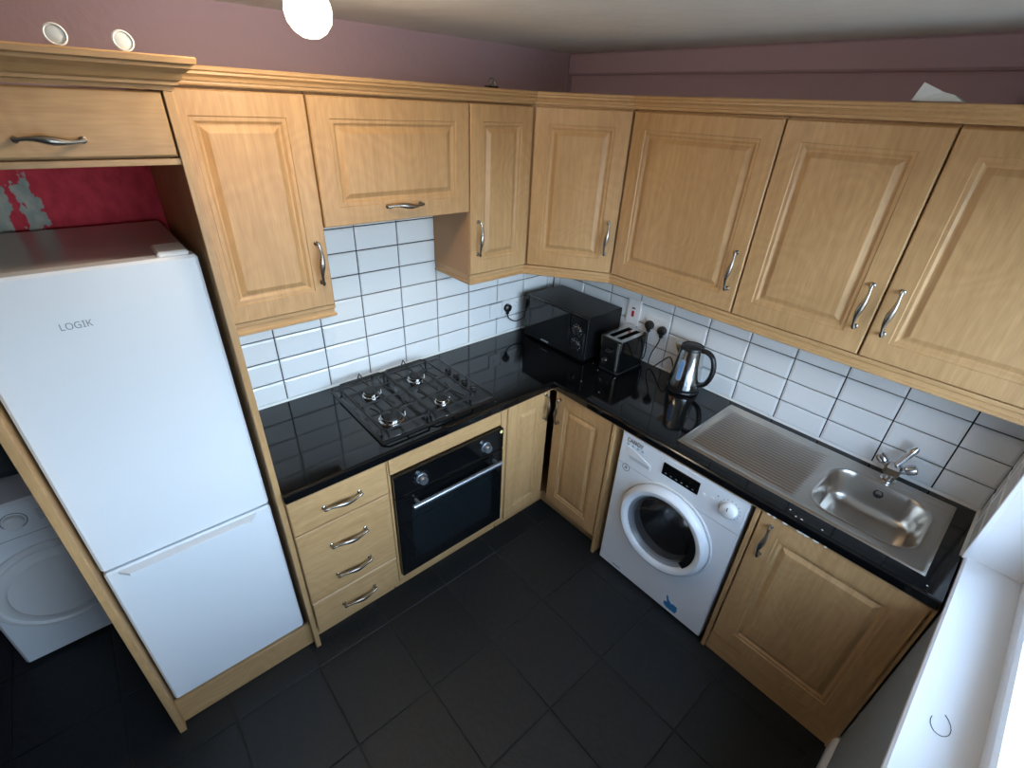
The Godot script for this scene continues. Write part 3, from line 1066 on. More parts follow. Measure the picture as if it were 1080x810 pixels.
# ------------------------------------------------------------------ washing machine, dryer
func washing_machine() -> void:
	# local axes: x along the wall (world z), z out from the wall (world -x)
	var t := thing("washing_machine", "white front loading washing machine between corner and sink cupboards", "washing machine", Vector3(0, 0, 1.068), -PI / 2)
	var w := 0.602
	var f := 0.583
	var st := nst()
	box(st, Vector3(0, 0.016, 0.05), Vector3(w, 0.852, f - 0.230), 0.004)
	box(st, Vector3(0, 0.016, f - 0.230), Vector3(0.012, 0.852, f - 0.004), 0.003)
	box(st, Vector3(w - 0.012, 0.016, f - 0.230), Vector3(w, 0.852, f - 0.004), 0.003)
	box(st, Vector3(0.012, 0.840, f - 0.230), Vector3(w - 0.012, 0.852, f - 0.004), 0.003)
	box(st, Vector3(0.012, 0.016, f - 0.230), Vector3(w - 0.012, 0.028, f - 0.004), 0.003)
	# front sheet with a round opening
	var hole := Vector2(0.302, 0.475)
	var angs := []
	for k in 48:
		angs.append(TAU * k / 48.0)
	for q in [Vector2(0.006, 0.022), Vector2(w - 0.006, 0.022), Vector2(w - 0.006, 0.846), Vector2(0.006, 0.846)]:
		angs.append(fposmod((q - hole).angle(), TAU))
	angs.sort()
	flat(st)
	for k in angs.size():
		var e := []
		for a in [angs[k], angs[(k + 1) % angs.size()]]:
			var dv := Vector2(cos(a), sin(a))
			var tx: float = ((w - 0.006 - hole.x) if dv.x > 0.0 else (0.006 - hole.x)) / (dv.x if absf(dv.x) > 1e-6 else 1e-6)
			var ty: float = ((0.846 - hole.y) if dv.y > 0.0 else (0.022 - hole.y)) / (dv.y if absf(dv.y) > 1e-6 else 1e-6)
			var far := hole + dv * minf(absf(tx), absf(ty))
			var out := (far - hole).normalized() * 0.0
			var back := Vector2(clampf(far.x + (0.006 if far.x > w - 0.0065 else (-0.006 if far.x < 0.0065 else 0.0)), 0.0, w), clampf(far.y + (0.006 if far.y > 0.8455 else (-0.006 if far.y < 0.0225 else 0.0)), 0.016, 0.852)) + out
			e.append([hole + dv * 0.170, far, back])
		quad(st, Vector3(e[0][0].x, e[0][0].y, f), Vector3(e[0][1].x, e[0][1].y, f), Vector3(e[1][1].x, e[1][1].y, f), Vector3(e[1][0].x, e[1][0].y, f))
		quad(st, Vector3(e[0][1].x, e[0][1].y, f), Vector3(e[0][2].x, e[0][2].y, f - 0.006), Vector3(e[1][2].x, e[1][2].y, f - 0.006), Vector3(e[1][1].x, e[1][1].y, f))
	for x in [0.06, w - 0.06]:
		for z in [0.12, f - 0.06]:
			lathe(st, [Vector2(0.0, 0.0), Vector2(0.02, 0.0), Vector2(0.02, 0.018), Vector2(0.0, 0.018)], Vector3(x, 0, z), Vector3.UP, 10)
	obj("body", st, M.white_enamel, t)
	var c := Vector3(0.302, 0.475, f)
	st = nst()
	lathe(st, [Vector2(0.236, 0.0), Vector2(0.236, 0.003), Vector2(0.231, 0.006), Vector2(0.228, 0.0055)], c, Vector3(0, 0, 1), 48)
	obj("door_surround", st, M.white_plastic, t)
	st = nst()
	lathe(st, [Vector2(0.224, 0.001), Vector2(0.224, 0.022), Vector2(0.216, 0.036), Vector2(0.205, 0.043), Vector2(0.192, 0.042), Vector2(0.181, 0.036), Vector2(0.175, 0.024)], c, Vector3(0, 0, 1), 56)
	var door := obj("door", st, M.white_enamel, t)
	st = nst()
	lathe(st, [Vector2(0.178, 0.028), Vector2(0.172, 0.022), Vector2(0.165, 0.012), Vector2(0.160, 0.002)], c, Vector3(0, 0, 1), 48)
	obj("inner_ring", st, M.grey_plastic, door)
	st = nst()
	lathe(st, [Vector2(0.164, 0.010), Vector2(0.152, 0.024), Vector2(0.128, 0.035), Vector2(0.095, 0.042), Vector2(0.05, 0.046), Vector2(0.0, 0.047)], c, Vector3(0, 0, 1), 40)
	obj("glass_bowl", st, M.door_glass, door)
	st = nst()
	lathe(st, [Vector2(0.174, -0.002), Vector2(0.166, -0.014), Vector2(0.150, -0.024), Vector2(0.150, -0.034)], c, Vector3(0, 0, 1), 40)
	obj("rubber_seal", st, M.grey_rubber, t)
	st = nst()
	lathe(st, [Vector2(0.152, -0.030), Vector2(0.158, -0.040), Vector2(0.158, -0.200), Vector2(0.120, -0.206), Vector2(0.110, -0.196), Vector2(0.0, -0.190)], c, Vector3(0, 0, 1), 40)
	for k in 3:
		var a := 0.6 + k * TAU / 3
		var p := c + Vector3(cos(a) * 0.150, sin(a) * 0.150, 0)
		tube(st, [p + Vector3(0, 0, -0.19), p + Vector3(0, 0, -0.05)], 0.016, 8)
	obj("drum", st, M.drum, t)
	st = nst()
	# dark grip on the right of the ring
	var g := PackedVector2Array()
	for k in 13:
		var a := -0.62 + k * 1.1 / 12
		g.append(Vector2(cos(a), sin(a)) * 0.180)
	for k in 13:
		var a := 0.48 - k * 1.1 / 12
		g.append(Vector2(cos(a), sin(a)) * (0.152 - 0.006 * sin(k * PI / 12)))
	prism(st, g, 0.012, Transform3D(Basis.IDENTITY, c + Vector3(0, 0, 0.024)))
	obj("door_grip", st, M.black_plastic, door)
	# soap drawer
	st = nst()
	var dp := PackedVector2Array([Vector2(0.038, 0.792), Vector2(0.038, 0.752), Vector2(0.050, 0.728), Vector2(0.172, 0.728), Vector2(0.172, 0.756), Vector2(0.150, 0.764), Vector2(0.060, 0.792)])
	prism(st, dp, 0.0025, Transform3D(Basis.IDENTITY, Vector3(0, 0, f)))
	var dr := obj("soap_drawer", st, M.white_plastic, t)
	st = nst()
	prism(st, PackedVector2Array([Vector2(0.054, 0.752), Vector2(0.062, 0.734), Vector2(0.166, 0.734), Vector2(0.166, 0.750)]), 0.0012, Transform3D(Basis.IDENTITY, Vector3(0, 0, f + 0.0025)))
	obj("finger_recess", st, M.recess, dr)
	lettering("CANDY", 0.020, M.print_dark, t, Vector3(0.074, 0.826, f + 0.001))
	st = nst()
	for k in 4:
		lathe(st, [Vector2(0.007, 0), Vector2(0.007, 0.0006), Vector2(0, 0.0006)], Vector3(0.040 + k * 0.026, 0.803, f), Vector3(0, 0, 1), 12)
	obj("symbols", st, M.print_blue, t)
	st = nst()
	lathe(st, [Vector2(0.021, 0), Vector2(0.021, 0.0006), Vector2(0.017, 0.0006), Vector2(0.017, 0.0)], Vector3(0.052, 0.672, f), Vector3(0, 0, 1), 24)
	lathe(st, [Vector2(0.008, 0), Vector2(0.008, 0.0006), Vector2(0.0, 0.0006)], Vector3(0.052, 0.672, f), Vector3(0, 0, 1), 12)
	obj("round_badge", st, M.print_grey, t)
	st = nst()
	box(st, Vector3(0.228, 0.756, f - 0.001), Vector3(0.402, 0.820, f + 0.003), 0.001)
	var dis := obj("display", st, M.black_gloss, t)
	st = nst()
	for k in 6:
		var a := Vector3(0.243 + k * 0.026, 0.768, f + 0.003)
		box(st, a, a + Vector3(0.010, 0.003, 0.0004))
	obj("display_marks", st, M.print_grey, dis)
	st = nst()
	for p in [Vector2(0.425, 0.775), Vector2(0.462, 0.783)]:
		lathe(st, [Vector2(0.009, 0), Vector2(0.009, 0.003), Vector2(0.0, 0.0035)], Vector3(p.x, p.y, f), Vector3(0, 0, 1), 14)
	obj("buttons", st, M.white_plastic, t)
	st = nst()
	for k in 16:
		var a := k * TAU / 16
		var p := Vector3(0.536 + cos(a) * 0.043, 0.778 + sin(a) * 0.043, f)
		box(st, p - Vector3(0.002, 0.002, 0), p + Vector3(0.002, 0.002, 0.0005))
	box(st, Vector3(0.478, 0.806, f), Vector3(0.484, 0.812, f + 0.0005))
	obj("dial_marks", st, M.print_grey, t)
	st = nst()
	lathe(st, [Vector2(0.034, 0.0), Vector2(0.033, 0.012), Vector2(0.030, 0.022), Vector2(0.026, 0.025), Vector2(0.0, 0.026)], Vector3(0.536, 0.778, f), Vector3(0, 0, 1), 32)
	var kn := obj("knob", st, M.white_plastic, t)
	st = nst()
	box(st, Vector3(0.5345, 0.784, f + 0.0255), Vector3(0.5375, 0.802, f + 0.0268))
	obj("pointer", st, M.print_dark, kn)
	# seam over the bottom flap and the blue hand shaped sticker
	st = nst()
	box(st, Vector3(0.006, 0.686, f - 0.001), Vector3(w - 0.006, 0.6875, f + 0.0006))
	obj("panel_seam", st, M.print_grey, t)
	st = nst()
	box(st, Vector3(0.09, 0.040, f - 0.001), Vector3(0.14, 0.046, f + 0.0012))
	obj("flap_slot", st, M.print_grey, t)
	st = nst()
	prism(st, PackedVector2Array([Vector2(0.405, 0.050), Vector2(0.425, 0.040), Vector2(0.470, 0.040), Vector2(0.476, 0.062), Vector2(0.472, 0.086), Vector2(0.452, 0.088), Vector2(0.440, 0.082), Vector2(0.424, 0.098), Vector2(0.416, 0.118), Vector2(0.408, 0.114), Vector2(0.414, 0.090), Vector2(0.420, 0.076), Vector2(0.404, 0.070)]), 0.0008, Transform3D(Basis.IDENTITY, Vector3(0, 0, f)))
	var sk := obj("sticker", st, M.blue, t)
	sk.set_meta("label", "blue hand shaped sticker")

func tumble_dryer() -> void:
	var t := thing("tumble_dryer", "white tumble dryer in the alcove beside the fridge housing", "dryer", Vector3(-2.90, 0, -0.66))
	var w := 0.58
	var f := 0.585
	var st := nst()
	box(st, Vector3(0, 0.012, 0), Vector3(w, 0.795, f), 0.010)
	for x in [0.05, w - 0.05]:
		for z in [0.05, f - 0.05]:
			lathe(st, [Vector2(0.0, 0.0), Vector2(0.02, 0.0), Vector2(0.02, 0.014), Vector2(0.0, 0.014)], Vector3(x, 0, z), Vector3.UP, 10)
	obj("body", st, M.white_enamel, t)
	st = nst()
	var c := Vector3(0.225, 0.37, f)
	lathe(st, [Vector2(0.215, 0.0), Vector2(0.215, 0.010), Vector2(0.208, 0.018), Vector2(0.196, 0.020), Vector2(0.186, 0.014), Vector2(0.160, 0.016), Vector2(0.150, 0.024), Vector2(0.0, 0.026)], c, Vector3(0, 0, 1), 48)
	obj("door", st, M.white_plastic, t)
	st = nst()
	lathe(st, [Vector2(0.030, 0.0), Vector2(0.028, 0.018), Vector2(0.024, 0.022), Vector2(0.0, 0.022)], Vector3(0.205, 0.715, f), Vector3(0, 0, 1), 24)
	obj("knob", st, M.white_plastic, t)
	st = nst()
	lathe(st, [Vector2(0.038, 0.0), Vector2(0.038, 0.0006), Vector2(0.034, 0.0006)], Vector3(0.205, 0.715, f), Vector3(0, 0, 1), 24)
	for k in 6:
		box(st, Vector3(0.27, 0.690 + k * 0.009, f), Vector3(0.37, 0.692 + k * 0.009, f + 0.0005))
	obj("dial_marks", st, M.print_grey, t)
	st = nst()
	box(st, Vector3(0.01, 0.640, f - 0.001), Vector3(w - 0.01, 0.642, f + 0.0006))
	obj("panel_seam", st, M.print_grey, t)
	# dark bag on top
	st = nst()
	var pr := []
	for k in 9:
		var a := k / 8.0
		pr.append(Vector2(0.15 * pow(sin(PI * (0.06 + 0.94 * (1.0 - a * 0.5))), 0.6) * (1.0 if k < 8 else 0.0), 0.16 * a))
	pr = [Vector2(0.0, 0.0), Vector2(0.13, 0.0), Vector2(0.155, 0.03), Vector2(0.15, 0.08), Vector2(0.11, 0.13), Vector2(0.05, 0.155), Vector2(0.02, 0.18), Vector2(0.035, 0.20), Vector2(0.0, 0.19)]
	lathe(st, pr, Vector3(-2.66, 0.796, -0.36), Vector3.UP, 9, 0.8)
	tag(obj("cloth_bag", st, M.bag), "dark grey bag slumped on top of the tumble dryer", "bag")

# ------------------------------------------------------------------ sink and tap
func sink() -> void:
	var t := thing("sink", "stainless steel inset sink with ribbed drainer beside the bowl", "sink", Vector3(-0.525, WT, 1.300))
	# local x: 0 front .. 0.465 back ; local z: 0 drainer end .. 0.885 bowl end
	var w := 0.470
	var l := 0.880
	var nx := 120
	var nz := 220
	var st := nst()
	st.set_smooth_group(0)
	var hgt := func(x: float, z: float) -> float:
		var y := 0.004
		var edge := minf(minf(x, w - x), minf(z, l - z))
		y -= 0.0035 * (1.0 - smoothstep(0.0, 0.006, edge))
		y += 0.0012 * exp(-pow((edge - 0.012) / 0.005, 2.0))
		# drainer: sunk field with ribs along the length
		var fx := minf(smoothstep(0.030, 0.045, x), 1.0 - smoothstep(w - 0.070, w - 0.055, x))
		var fz := minf(smoothstep(0.030, 0.048, z), 1.0 - smoothstep(0.445, 0.475, z))
		var field := minf(fx, fz)
		y -= 0.0028 * field
		var rib := 0.5 + 0.5 * cos((x - 0.04) / 0.0195 * TAU)
		y += 0.0034 * field * smoothstep(0.30, 0.9, rib)
		# pressed lines behind the bowl
		var back := smoothstep(w - 0.062, w - 0.056, x) * (1.0 - smoothstep(w - 0.050, w - 0.044, x)) * smoothstep(0.50, 0.52, z) * (1.0 - smoothstep(0.84, 0.86, z))
		y += 0.0018 * back
		# bowl: rounded rectangle
		var q := Vector2(absf(x - 0.222) - 0.165 + 0.085, absf(z - 0.665) - 0.165 + 0.085)
		var sd := Vector2(maxf(q.x, 0.0), maxf(q.y, 0.0)).length() + minf(maxf(q.x, q.y), 0.0) - 0.085
		y += 0.0020 * exp(-pow((sd - 0.004) / 0.005, 2.0))
		var down := 1.0 - smoothstep(-0.060, 0.002, sd)
		var wall := 1.0 - smoothstep(-0.028, 0.001, sd)
		y -= 0.125 * (0.70 * wall + 0.30 * down)
		var dd := Vector2(x - 0.222, z - 0.665).length()
		y -= 0.006 * (1.0 - smoothstep(0.02, 0.14, dd))
		return y
	var grid := []
	for i in nx + 1:
		var row := PackedVector3Array()
		for j in nz + 1:
			var x := w * i / nx
			var z := l * j / nz
			row.append(Vector3(x, hgt.call(x, z), z))
		grid.append(row)
	for i in nx:
		for j in nz:
			quad(st, grid[i][j], grid[i][j + 1], grid[i + 1][j + 1], grid[i + 1][j])
	obj("basin", st, M.steel, t)
	st = nst()
	lathe(st, [Vector2(0.044, 0.0), Vector2(0.043, 0.004), Vector2(0.036, 0.004), Vector2(0.030, 0.0), Vector2(0.010, -0.001), Vector2(0.0, 0.002)], Vector3(0.180, -0.124, 0.650), Vector3.UP, 32)
	obj("drain", st, M.chrome, t)
	st = nst()
	lathe(st, [Vector2(0.017, 0.0), Vector2(0.016, 0.003), Vector2(0.012, 0.003), Vector2(0.010, 0.0), Vector2(0.0, 0.0)], Vector3(0.376, -0.035, 0.665), Vector3(-1.0, 0.42, 0), 20)
	obj("overflow", st, M.black_plastic, t)

func mixer_tap() -> void:
	var t := thing("mixer_tap", "chrome mixer tap with two handles at the back of the sink", "tap", Vector3(-0.092, WT + 0.006, 1.965))
	var st := nst()
	lathe(st, [Vector2(0.0, 0.0), Vector2(0.026, 0.0), Vector2(0.026, 0.006), Vector2(0.020, 0.010), Vector2(0.018, 0.040), Vector2(0.0, 0.040)], Vector3.ZERO, Vector3.UP, 24)
	box(st, Vector3(-0.034, 0.034, -0.026), Vector3(0.020, 0.078, 0.026), 0.008)
	obj("body", st, M.chrome, t)
	for s in [-1.0, 1.0]:
		st = nst()
		var ax := Vector3(0.25, 0.55, s * 0.8).normalized()
		lathe(st, [Vector2(0.011, 0.0), Vector2(0.011, 0.018), Vector2(0.018, 0.022), Vector2(0.020, 0.040), Vector2(0.018, 0.052), Vector2(0.012, 0.056), Vector2(0.0, 0.057)], Vector3(0, 0.056, s * 0.018), ax, 12)
		obj("handle", st, M.chrome, t)
	st = nst()
	var pts := []
	for k in 9:
		var a := k / 8.0
		pts.append(Vector3(0.005 + 0.030 * a, 0.074 + 0.085 * a, 0.002 + 0.030 * a))
	tube(st, pts, [0.011, 0.011, 0.011, 0.0115, 0.012, 0.0125, 0.013, 0.013, 0.008], 14)
	obj("spout", st, M.chrome, t)

# ------------------------------------------------------------------ worktop appliances
func microwave() -> void:
	var t := thing("microwave", "black microwave oven with two dials in the worktop corner", "microwave", Vector3(0, WT, 0.105), -PI / 2)
	var w := 0.470
	var h := 0.262
	var d := 0.335
	var st := nst()
	box(st, Vector3(0, 0.012, 0.030), Vector3(w, h, d - 0.022), 0.004)
	for x in [0.04, w - 0.04]:
		for z in [0.06, d - 0.06]:
			lathe(st, [Vector2(0, 0), Vector2(0.014, 0), Vector2(0.014, 0.013), Vector2(0, 0.013)], Vector3(x, 0, z), Vector3.UP, 10)
	obj("body", st, M.black_plastic, t)
	st = nst()
	box(st, Vector3(0.0, 0.012, d - 0.022), Vector3(w - 0.112, h, d), 0.004)
	var door := obj("door", st, M.black_gloss, t)
	st = nst()
	box(st, Vector3(0.045, 0.055, d), Vector3(w - 0.155, h - 0.045, d + 0.0006))
	obj("door_window", st, mat(Color8(17, 18, 20), 0.05), door)
	st = nst()
	box(st, Vector3(0.15, 0.026, d), Vector3(0.21, 0.034, d + 0.0006))
	obj("name_badge", st, M.print_grey, door)
	st = nst()
	box(st, Vector3(w - 0.110, 0.012, d - 0.022), Vector3(w, h, d), 0.004)
	obj("control_panel", st, M.black_gloss, t)
	for y in [0.180, 0.098]:
		st = nst()
		lathe(st, [Vector2(0.0225, 0.0), Vector2(0.0215, 0.014), Vector2(0.019, 0.016), Vector2(0.0, 0.016)], Vector3(w - 0.055, y, d), Vector3(0, 0, 1), 24)
		box(st, Vector3(w - 0.0575, y - 0.019, d + 0.014), Vector3(w - 0.0525, y + 0.019, d + 0.022), 0.001)
		var kn := obj("knob", st, M.black_plastic, t)
		st = nst()
		lathe(st, [Vector2(0.0235, 0.001), Vector2(0.0242, 0.003), Vector2(0.0230, 0.004)], Vector3(w - 0.055, y, d), Vector3(0, 0, 1), 24)
		obj("chrome_ring", st, M.chrome, kn)
		st = nst()
		for k in 10:
			var a := -0.9 + k * 0.56
			var p := Vector3(w - 0.055 + cos(a) * 0.033, y + sin(a) * 0.033, d)
			box(st, p - Vector3(0.0022, 0.0022, 0), p + Vector3(0.0022, 0.0022, 0.0005))
		obj("dial_marks", st, M.print_grey, t)

func rounded_rect(x0: float, y0: float, x1: float, y1: float, r: float, n := 5) -> PackedVector2Array:
	var p := PackedVector2Array()
	for c in [[x1 - r, y1 - r, 0.0], [x0 + r, y1 - r, PI / 2], [x0 + r, y0 + r, PI], [x1 - r, y0 + r, PI * 1.5]]:
		for k in n + 1:
			var a: float = c[2] + k * PI / 2 / n
			p.append(Vector2(c[0] + cos(a) * r, c[1] + sin(a) * r))
	return p

func toaster() -> void:
	# long axis runs out from the right wall
	var t := thing("toaster", "black two slot toaster with a chrome top beside the microwave", "toaster", Vector3(-0.170, WT + 0.0005, 0.712))
	var up := Transform3D(Basis(Vector3(1, 0, 0), Vector3(0, 0, -1), Vector3(0, 1, 0)), Vector3.ZERO)
	var st := nst()
	prism(st, rounded_rect(-0.107, -0.066, 0.107, 0.066, 0.022), 0.012, up)
	obj("foot", st, M.black_rubber, t)
	st = nst()
	prism(st, rounded_rect(-0.115, -0.072, 0.115, 0.072, 0.026), 0.118, Transform3D(up.basis, Vector3(0, 0.012, 0)))
	var outer := rounded_rect(-0.115, -0.072, 0.115, 0.072, 0.026)
	var inner := rounded_rect(-0.108, -0.065, 0.108, 0.065, 0.020)
	flat(st)
	for k in outer.size():
		var k2 := (k + 1) % outer.size()
		var oa := Vector3(outer[k].x, 0.130, -outer[k].y)
		var ob := Vector3(outer[k2].x, 0.130, -outer[k2].y)
		var ia := Vector3(inner[k].x, 0.184, -inner[k].y)
		var ib := Vector3(inner[k2].x, 0.184, -inner[k2].y)
		var h54 := Vector3(0, 0.054, 0)
		quad(st, oa, ob, ob + h54, oa + h54)
		quad(st, oa + h54, ob + h54, ib, ia)
		quad(st, ib - h54, ia - h54, ia, ib)
	var body := obj("body", st, M.black_gloss, t)
	st = nst()
	for b in [[-0.109, -0.066, -0.084, 0.066], [0.084, -0.066, 0.109, 0.066], [-0.084, -0.066, 0.084, -0.041], [-0.084, -0.010, 0.084, 0.010], [-0.084, 0.041, 0.084, 0.066]]:
		box(st, Vector3(b[0], 0.130, b[1]), Vector3(b[2], 0.190, b[3]))
	obj("top_plate", st, M.steel_smooth, t)
	st = nst()
	box(st, Vector3(-0.1165, 0.02, 0.044), Vector3(-0.105, 0.180, 0.062), 0.004)
	obj("chrome_edge", st, M.chrome, body)
	st = nst()
	box(st, Vector3(-0.137, 0.120, -0.016), Vector3(-0.114, 0.134, 0.016), 0.004)
	obj("lever", st, M.black_plastic, t)
	st = nst()
	lathe(st, [Vector2(0.014, 0.0), Vector2(0.013, 0.012), Vector2(0.0, 0.013)], Vector3(-0.115, 0.060, -0.02), Vector3(-1, 0, 0), 16)
	obj("dial", st, M.steel_smooth, t)

func kettle() -> void:
	var base := Vector3(-0.104, WT + 0.0005, 1.064)
	var t := thing("kettle", "brushed steel jug kettle with black handle beside the drainer", "kettle", base)
	var st := nst()
	lathe(st, [Vector2(0.0, 0.0), Vector2(0.080, 0.0), Vector2(0.082, 0.005), Vector2(0.080, 0.013), Vector2(0.074, 0.016), Vector2(0.0, 0.016)], Vector3.ZERO, Vector3.UP, 36)
	obj("power_base", st, M.black_plastic, t)
	st = nst()
	lathe(st, [Vector2(0.078, 0.016), Vector2(0.0785, 0.020), Vector2(0.078, 0.024)], Vector3.ZERO, Vector3.UP, 36)
	obj("base_ring", st, M.black_plastic, t)
	st = nst()
	lathe(st, [Vector2(0.0, 0.024), Vector2(0.0775, 0.024), Vector2(0.0775, 0.034), Vector2(0.0745, 0.060), Vector2(0.068, 0.120), Vector2(0.061, 0.185), Vector2(0.057, 0.215), Vector2(0.0555, 0.226)], Vector3.ZERO, Vector3.UP, 48)
	var body := obj("body", st, M.steel_smooth, t)
	st = nst()
	lathe(st, [Vector2(0.0565, 0.224), Vector2(0.0565, 0.230), Vector2(0.052, 0.238), Vector2(0.048, 0.234), Vector2(0.030, 0.240), Vector2(0.0, 0.242)], Vector3.ZERO, Vector3.UP, 36)
	obj("lid", st, M.black_plastic, t)
	# handle at +z, spout at -z
	st = nst()
	var pts := []
	var ctl := [Vector3(0, 0.226, 0.040), Vector3(0, 0.232, 0.075), Vector3(0, 0.215, 0.108), Vector3(0, 0.170, 0.126), Vector3(0, 0.115, 0.124), Vector3(0, 0.070, 0.105), Vector3(0, 0.050, 0.072)]
	var cv := Curve3D.new()
	for i in ctl.size():
		var tan: Vector3 = (ctl[mini(i + 1, ctl.size() - 1)] - ctl[maxi(i - 1, 0)]) / 6.0
		cv.add_point(ctl[i], -tan, tan)
	for k in 25:
		pts.append(cv.sample_baked(cv.get_baked_length() * k / 24.0, true))
	tube(st, pts, 0.0125, 10, 1.15, Vector3(1, 0, 0))
	obj("handle", st, M.black_plastic, t)
	st = nst()
	prism(st, PackedVector2Array([Vector2(-0.048, 0.226), Vector2(-0.086, 0.230), Vector2(-0.080, 0.214), Vector2(-0.060, 0.180), Vector2(-0.052, 0.180)]), 0.034, Transform3D(Basis(Vector3(0, 0, 1), Vector3(0, 1, 0), Vector3(-1, 0, 0)), Vector3(0.017, 0, 0)))
	obj("spout", st, M.steel_smooth, t)
	# water gauge on the side facing the room, towards the spout
	st = nst()
	var dirg := Vector3(-1.0, 0, 0.02).normalized()
	var sid := Vector3.UP.cross(dirg).normalized()
	var nrm := (dirg + Vector3(0, 0.11, 0)).normalized()
	var upv := nrm.cross(sid).normalized()
	if upv.y < 0.0: upv = -upv
	var mid := dirg * 0.0672 + Vector3(0, 0.125, 0)
	var b := Basis(sid, upv, nrm)
	prism(st, rounded_rect(-0.012, -0.055, 0.012, 0.055, 0.011), 0.005, Transform3D(b, mid))
	var ga := obj("gauge_frame", st, M.grey_plastic, body)
	st = nst()
	prism(st, rounded_rect(-0.007, -0.048, 0.007, 0.048, 0.0065), 0.0015, Transform3D(b, mid + nrm * 0.005))
	obj("water_gauge", st, M.water_strip, ga)

# ------------------------------------------------------------------ sockets, plugs, leads
func plate(t: Node, w: float, h: float) -> MeshInstance3D:
	var st := nst()
	box(st, Vector3(-w / 2, -h / 2, 0.011), Vector3(w / 2, h / 2, 0.021), 0.003)
	return obj("plate", st, M.white_plastic, t)

func pin_holes(p: Node, x: float) -> void:
	var st := nst()
	for q in [[0.0, 0.012, 0.003, 0.006], [-0.011, -0.006, 0.005, 0.0028], [0.011, -0.006, 0.005, 0.0028]]:
		box(st, Vector3(x + q[0] - q[2] / 2, q[1] - q[3] / 2, 0.0205), Vector3(x + q[0] + q[2] / 2, q[1] + q[3] / 2, 0.0213))
	obj("pin_holes", st, M.print_dark, p)

func rocker(p: Node, x: float, y: float, m: Material, w := 0.012, h := 0.018) -> void:
	var st := nst()
	box(st, Vector3(x - w / 2, y - h / 2, 0.020), Vector3(x + w / 2, y + h / 2, 0.0245), 0.002)
	obj("rocker_switch", st, m, p)

func plug(label: String, at: Vector3, turn: float, lead: Array, lead_label: String) -> void:
	var xf := Transform3D(Basis(Vector3.UP, turn), at)
	var st := nst()
	lathe(st, [Vector2(0.0, 0.022), Vector2(0.024, 0.022), Vector2(0.0255, 0.030), Vector2(0.024, 0.042), Vector2(0.016, 0.048), Vector2(0.0, 0.049)], Vector3.ZERO, Vector3(0, 0, 1), 18)
	box(st, Vector3(-0.010, -0.040, 0.024), Vector3(0.010, -0.012, 0.040), 0.004)
	var t := thing("plug", label, "plug", at, turn, "")
	obj("plug_body", st, M.black_plastic, t)
	st = nst()
	var cv := Curve3D.new()
	var pts := [Vector3(0, -0.036, 0.032)]
	pts.append_array(lead)
	for i in pts.size():
		var tan: Vector3 = (pts[mini(i + 1, pts.size() - 1)] - pts[maxi(i - 1, 0)]) / 5.0
		cv.add_point(pts[i], -tan, tan)
	var sm := []
	for k in 31:
		sm.append(cv.sample_baked(cv.get_baked_length() * k / 30.0, true))
	tube(st, sm, 0.0035, 7)
	var l := obj("lead", st, M.black_rubber, t)
	l.set_meta("label", lead_label)

func sockets() -> void:
	# back wall: blank spur and double socket
	var t := thing("switch_plate", "white single switch plate on the tiles left of the microwave", "switch", Vector3(-0.492, 1.075, 0))
	var p := plate(t, 0.086, 0.086)
	rocker(p, 0.0, 0.0, M.white_plastic, 0.014, 0.026)
	t = thing("wall_socket", "white double socket behind the microwave lead on the back wall", "socket", Vector3(-0.366, 1.080, 0))
	p = plate(t, 0.146, 0.086)
	rocker(p, -0.012, 0.026, M.white_plastic)
	rocker(p, 0.012, 0.026, M.white_plastic)
	pin_holes(p, 0.038)
	plug("black plug of the microwave lead in the back wall socket", Vector3(-0.408, 1.078, 0), 0.0, [Vector3(0.008, -0.065, 0.036), Vector3(0.045, -0.088, 0.05), Vector3(0.10, -0.082, 0.055), Vector3(0.16, -0.055, 0.05), Vector3(0.215, -0.045, 0.075)], "black lead sagging to the microwave")
	# right wall: cooker switch and double socket with two plugs
	t = thing("cooker_switch", "white tall cooker switch with a red rocker behind the toaster", "switch", Vector3(0, 1.165, 0.640), -PI / 2)
	p = plate(t, 0.086, 0.146)
	rocker(p, 0.0, -0.010, M.red_plastic, 0.016, 0.034)
	var st := nst()
	box(st, Vector3(-0.010, 0.018, 0.0205), Vector3(0.010, 0.026, 0.022))
	obj("neon_window", st, M.print_dark, p)
	t = thing("wall_socket", "white double socket holding two black plugs beside the kettle", "socket", Vector3(0, 1.138, 0.800), -PI / 2)
	p = plate(t, 0.146, 0.086)
	rocker(p, -0.012, 0.028, M.white_plastic)
	rocker(p, 0.012, 0.028, M.white_plastic)
	plug("black plug of the toaster lead, nearer the cooker switch", Vector3(0, 1.132, 0.762), -PI / 2, [Vector3(0.002, -0.08, 0.034), Vector3(0.012, -0.14, 0.040), Vector3(0.008, -0.19, 0.042), Vector3(-0.01, -0.216, 0.05)], "black lead down to the toaster")
	plug("black plug of the kettle lead, nearer the kettle", Vector3(0, 1.126, 0.842), -PI / 2, [Vector3(-0.006, -0.075, 0.036), Vector3(-0.025, -0.13, 0.042), Vector3(-0.030, -0.190, 0.05), Vector3(0.0, -0.208, 0.058), Vector3(0.05, -0.150, 0.055), Vector3(0.09, -0.110, 0.055), Vector3(0.115, -0.150, 0.05), Vector3(0.122, -0.206, 0.05)], "black lead looping to the kettle base")

